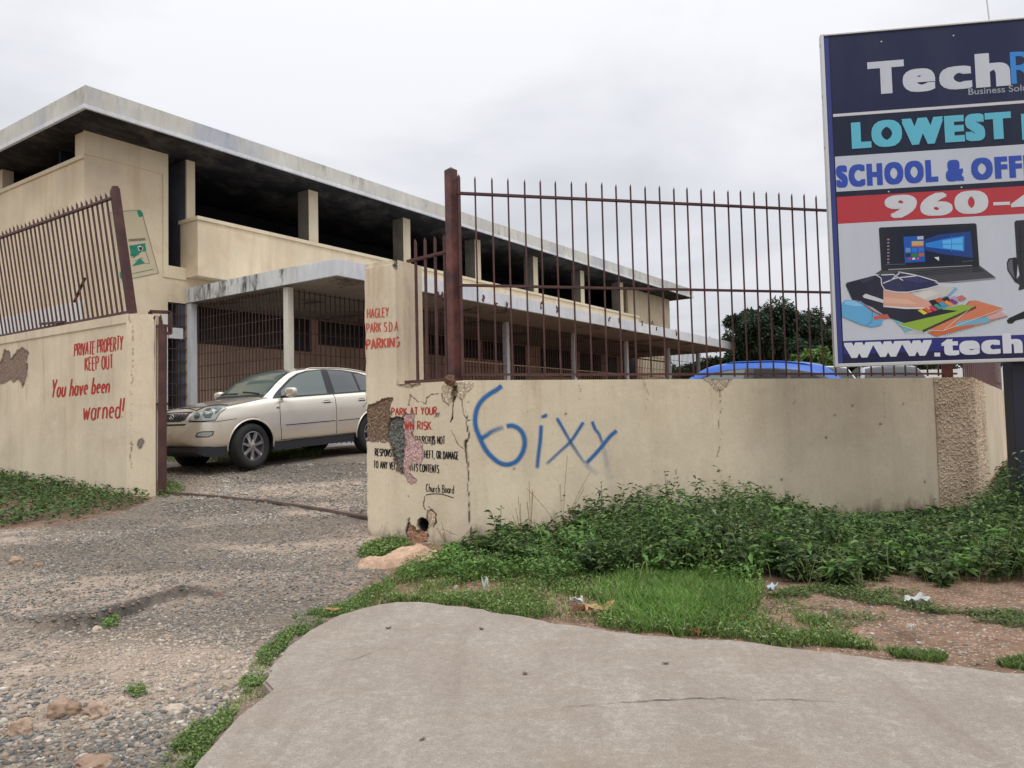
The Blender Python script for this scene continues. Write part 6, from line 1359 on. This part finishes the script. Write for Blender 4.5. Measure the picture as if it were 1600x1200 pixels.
# individual plants
def sprig(px, py_top, base_y, label, seed, n=26, ln=.07, pal=GREENS, w=.08, cat='plant', dry=False, Y=None):
    r = np.random.default_rng(seed); p = at_z(px, base_y, .0) if Y is None else at_Y(px, base_y, Y); t = at_Y(px, py_top, p[1]); h = t[2]-p[2]
    root = empty('weed_plant', p, label, cat); V_, c_ = [], []
    nst = 3 if not dry else 5; mb = MB(); Ps, Ds = [], []
    for s_ in range(nst):
        a = r.uniform(0, 6.28); ww = w*(0.2 if s_ == 0 else 1); tip = np.array([p[0]+math.cos(a)*ww, p[1]+math.sin(a)*ww*.5, p[2]+h*(1 if s_ == 0 else r.uniform(.6, .9))]); pts = []
        for k in range(7): q_ = k/6; pts.append(p+(tip-p)*np.array([q_**1.6, q_**1.6, q_]))
        mb.tube(pts, [.005*(1-.6*k/6) if not dry else .0025 for k in range(7)], 5)
        for k in range(n//nst): q_ = r.uniform(.2, 1); Ps.append(p+(tip-p)*np.array([q_**1.6, q_**1.6, q_])); 
    mb.build('stem', flat(96, 110, 66, .8) if not dry else flat(150, 128, 92, .9), root)
    Ps = np.array(Ps); m_ = len(Ps); Dr = rnd_dir(r, m_, .35); L = ln*(1.2-.5*(Ps[:, 2]-p[2])/h)*r.uniform(.7, 1.2, m_); V_, F_ = leaves(Ps, Dr, np.c_[r.normal(0, .2, (m_, 2)), np.ones(m_)], L, L*(.42 if not dry else .18), .2)
    raw('foliage', V_, F_, MAT['leaf'], root, col=np.repeat(mix_cols(m_, r, pal), 4, 0)); return root
sprig(1044, 738, 838, 'tallest leafy weed standing out against the wall below the end of the graffiti', 61, 60, .075)
sprig(1231, 765, 832, 'upright leafy weed against the plain middle of the wall', 62, 50, .08)
sprig(1462, 783, 815, 'small weed with broad leaves at the start of the rough stucco corner', 63, 12, .11)
sprig(940, 752, 846, 'leafy weed poking up under the second letter x of the graffiti', 64, 50, .06)
sprig(782, 790, 862, 'weed with narrow leaves at the left end of the thicket', 65, 50, .09)
sprig(880, 712, 850, 'thin dry branching stalk in front of the graffiti', 66, 20, .03, [(160, 136, 96), (130, 110, 80)], .35, dry=True)
sprig(830, 752, 856, 'single straight dry grass stalk left of the branching one', 67, 6, .03, [(160, 136, 96)], .03, dry=True)
sprig(815, 776, 858, 'short curved dry stalk at the left end of the weeds', 68, 8, .04, [(140, 120, 90)], .10, dry=True)
sprig(700, 815, 868, 'sprawling dry twig beside the drain hole', 69, 10, .03, [(140, 120, 90)], .30, dry=True)
# trees
def tree(x, y, z0, h, r0, label, seed, n=9000, ls=.22, pal=((50, 66, 50), (60, 80, 56), (76, 96, 66), (40, 54, 44)), trunk=True, flat_=.7, kind='broadleaf_tree'):
    r = np.random.default_rng(seed); root = empty(kind, (x, y, z0), label, 'tree', 'trees beyond the yard'); base = np.array([x, y, z0])
    nl = 46; a = r.uniform(0, 6.28, nl); rr = r0*np.sqrt(r.random(nl))*.8; lc = np.stack([rr*np.cos(a), rr*np.sin(a), h*(.50+.36*r.random(nl)*(1-.45*(rr/r0)**2))], 1)
    lr = r0*r.uniform(.12, .34, nl); pid = r.integers(0, nl, n); u = r.normal(0, 1, (n, 3)); u /= np.linalg.norm(u, axis=1, keepdims=True); rad = r.random(n)**.45
    P = base+lc[pid]+u*(lr[pid]*rad)[:, None]*np.array([1, 1, flat_]); Dr = u*np.array([1, 1, .3])+r.normal(0, .5, (n, 3)); Ln = ls*r.uniform(.6, 1.3, n)
    V_, F_ = leaves(P, Dr, np.c_[r.normal(0, .4, (n, 2)), np.ones(n)], Ln, Ln*.45, .25); c_ = mix_cols(n, r, pal)*r.uniform(.8, 1.2, nl)[pid][:, None]
    raw('crown', V_, F_, MAT['leaf'], root, col=np.repeat(c_, 4, 0))
    mb = MB(); mb.tube([base, base+np.array([.1, 0, h*.25]), base+np.array([0, .1, h*.5])], [h*.035, h*.028, h*.018], 8)
    for k in range(9): t_ = base+lc[k]; b_ = base+np.array([0, 0, h*(.25+.03*k)]); mb.tube([b_, (b_+t_)/2+np.array([0, 0, -.1*h]), t_], [h*.014, h*.010, h*.004], 6)
    mb.build('trunk', flat(70, 60, 50, .9), root)
def tz(px, py, Y): return at_Y(px, py, Y)
def tree_at(px, py_top, Y, r0, label, seed, **k):
    t = tz(px, py_top, Y); z0 = .9; tree(t[0], Y, z0, (t[2]-z0)/.95, r0, label, seed, **k)
tree_at(1205, 462, 34, 2.3, 'dark bushy tree behind the fence bars, left of the billboard', 71, n=26000, ls=.20)
tree_at(1285, 470, 37, 2.0, 'dark tree right behind the left edge of the billboard', 72, n=18000, ls=.2)
tree_at(1150, 510, 38, 1.6, 'low dark tree at the left foot of the bushy tree', 73, n=12000, ls=.2)
tree_at(1095, 560, 40, 1.6, 'small distant tree seen under the canopy tip', 74, n=7000, ls=.22)
tree_at(1045, 562, 44, 1.6, 'small distant tree nearest the end of the school building', 75, n=7000, ls=.22)
tree_at(1272, 532, 27, .8, 'light green shrub in front of the dark trees', 76, n=6000, ls=.16, pal=((100, 130, 66), (120, 150, 80), (84, 112, 56)))
tree_at(1400, 500, 36, 3.0, 'broad tree hidden mostly behind the billboard', 77, n=12000, ls=.25)
tree_at(1700, 470, 30, 3.5, 'large tree beyond the side wall at the far right', 78, n=14000, ls=.25)
# ------------------------------------------------------------ litter
def scrap(px, py, w, h, c_, label, cat, name, seed, curl=.4, z=.05, rot=0, asp=.6):
    p = at_z(px, py, z); p[2] = max(float(gzd(np.array([p[0]]), np.array([p[1]]))[0])+.025, SZ+.004 if inpoly(np.array([p[:2]]), q)[0] else 0); d_ = np.linalg.norm(p-EY); sx_ = w*d_/1200; sy_ = sx_*asp; sz_ = h*d_/1200
    bm = bmesh.new(); bmesh.ops.create_grid(bm, x_segments=10, y_segments=8, size=.5)
    for v in bm.verts:
        x, y = v.co.x, v.co.y; n = noise.noise(Vector((x*3, y*3, seed*3.1))); n2 = noise.noise(Vector((x*7, y*7, seed+9.)))
        e_ = 1-.35*abs(n2); v.co = Vector((x*sx_*e_, y*sy_*e_, sz_*(curl*(n+.4)+abs(x)**2*curl*1.5+.12*n2)))
    me = D.meshes.new(name); bm.to_mesh(me); bm.free(); me.materials.append(flat(*c_, .8)); o = D.objects.new(name, me); C.objects.link(o); o.location = p; o.rotation_euler = (0, 0, rot)
    s_ = o.modifiers.new('thick', 'SOLIDIFY'); s_.thickness = .0015; return tag(o, label, cat)
scrap(758, 915, 10, 16, (214, 216, 214), 'white paper scrap standing in the clover below the thicket', 'litter', 'paper_scrap', 1, 1.2)
scrap(901, 934, 20, 8, (206, 208, 208), 'crumpled white wrapper beside the torn cardboard', 'litter', 'wrapper', 2, 1.0)
scrap(937, 945, 50, 12, (170, 138, 100), 'torn brown cardboard lying in the grass', 'litter', 'cardboard_piece', 3, .8, rot=.35, asp=.5)
scrap(905, 944, 22, 8, (110, 72, 52), 'dark brown scrap left of the torn cardboard', 'litter', 'dry_leaf', 4, .8)
scrap(1087, 980, 10, 10, (150, 100, 68), 'curled orange-brown leaf on the grass edge of the footpath', 'leaf', 'dry_leaf', 5, 1.0)
scrap(1207, 918, 14, 10, (196, 202, 210), 'small clear plastic scrap at the front of the weeds', 'litter', 'plastic_scrap', 6, 1.0)
scrap(1432, 937, 30, 9, (188, 192, 184), 'crumpled white plastic bag on the soil near the billboard post', 'litter', 'plastic_bag', 7, 1.2)
scrap(1423, 975, 8, 10, (206, 206, 200), 'small white chip of litter below the plastic bag', 'litter', 'paper_scrap', 8, .6)
scrap(519, 948, 22, 5, (156, 122, 80), 'dead orange leaf on the left edge of the footpath', 'leaf', 'dry_leaf', 9, .8)
scrap(341, 928, 7, 3, (180, 60, 52), 'tiny red bottle cap on the driveway, nearer the camera', 'litter', 'bottle_cap', 10, .5)
scrap(514, 884, 6, 3, (180, 66, 56), 'tiny red bottle cap on the driveway near the pillar', 'litter', 'bottle_cap', 11, .5)
scrap(1195, 987, 9, 5, (200, 190, 176), 'pale leaf fragment on the soil patch', 'litter', 'dry_leaf', 12, .5)
for k, (x, y, c_) in enumerate([(660, 1268, (90, 80, 70)), (660, 1154, (110, 96, 84)), (820, 1052, (112, 100, 90)), (1040, 1036, (104, 94, 84)), (607, 981, (110, 100, 90)), (752, 982, (100, 90, 80))]):
    if y < 1200: scrap(x, y, 9, 4, c_, ['', 'dark flattened leaf low on the footpath', 'small brown leaf in the middle of the footpath', 'small brown leaf near the footpath edge', 'thin dark twig near the footpath corner', 'thin dark twig right of the first twig on the footpath'][k], 'leaf', 'dry_leaf', 20+k, .4, rot=k)
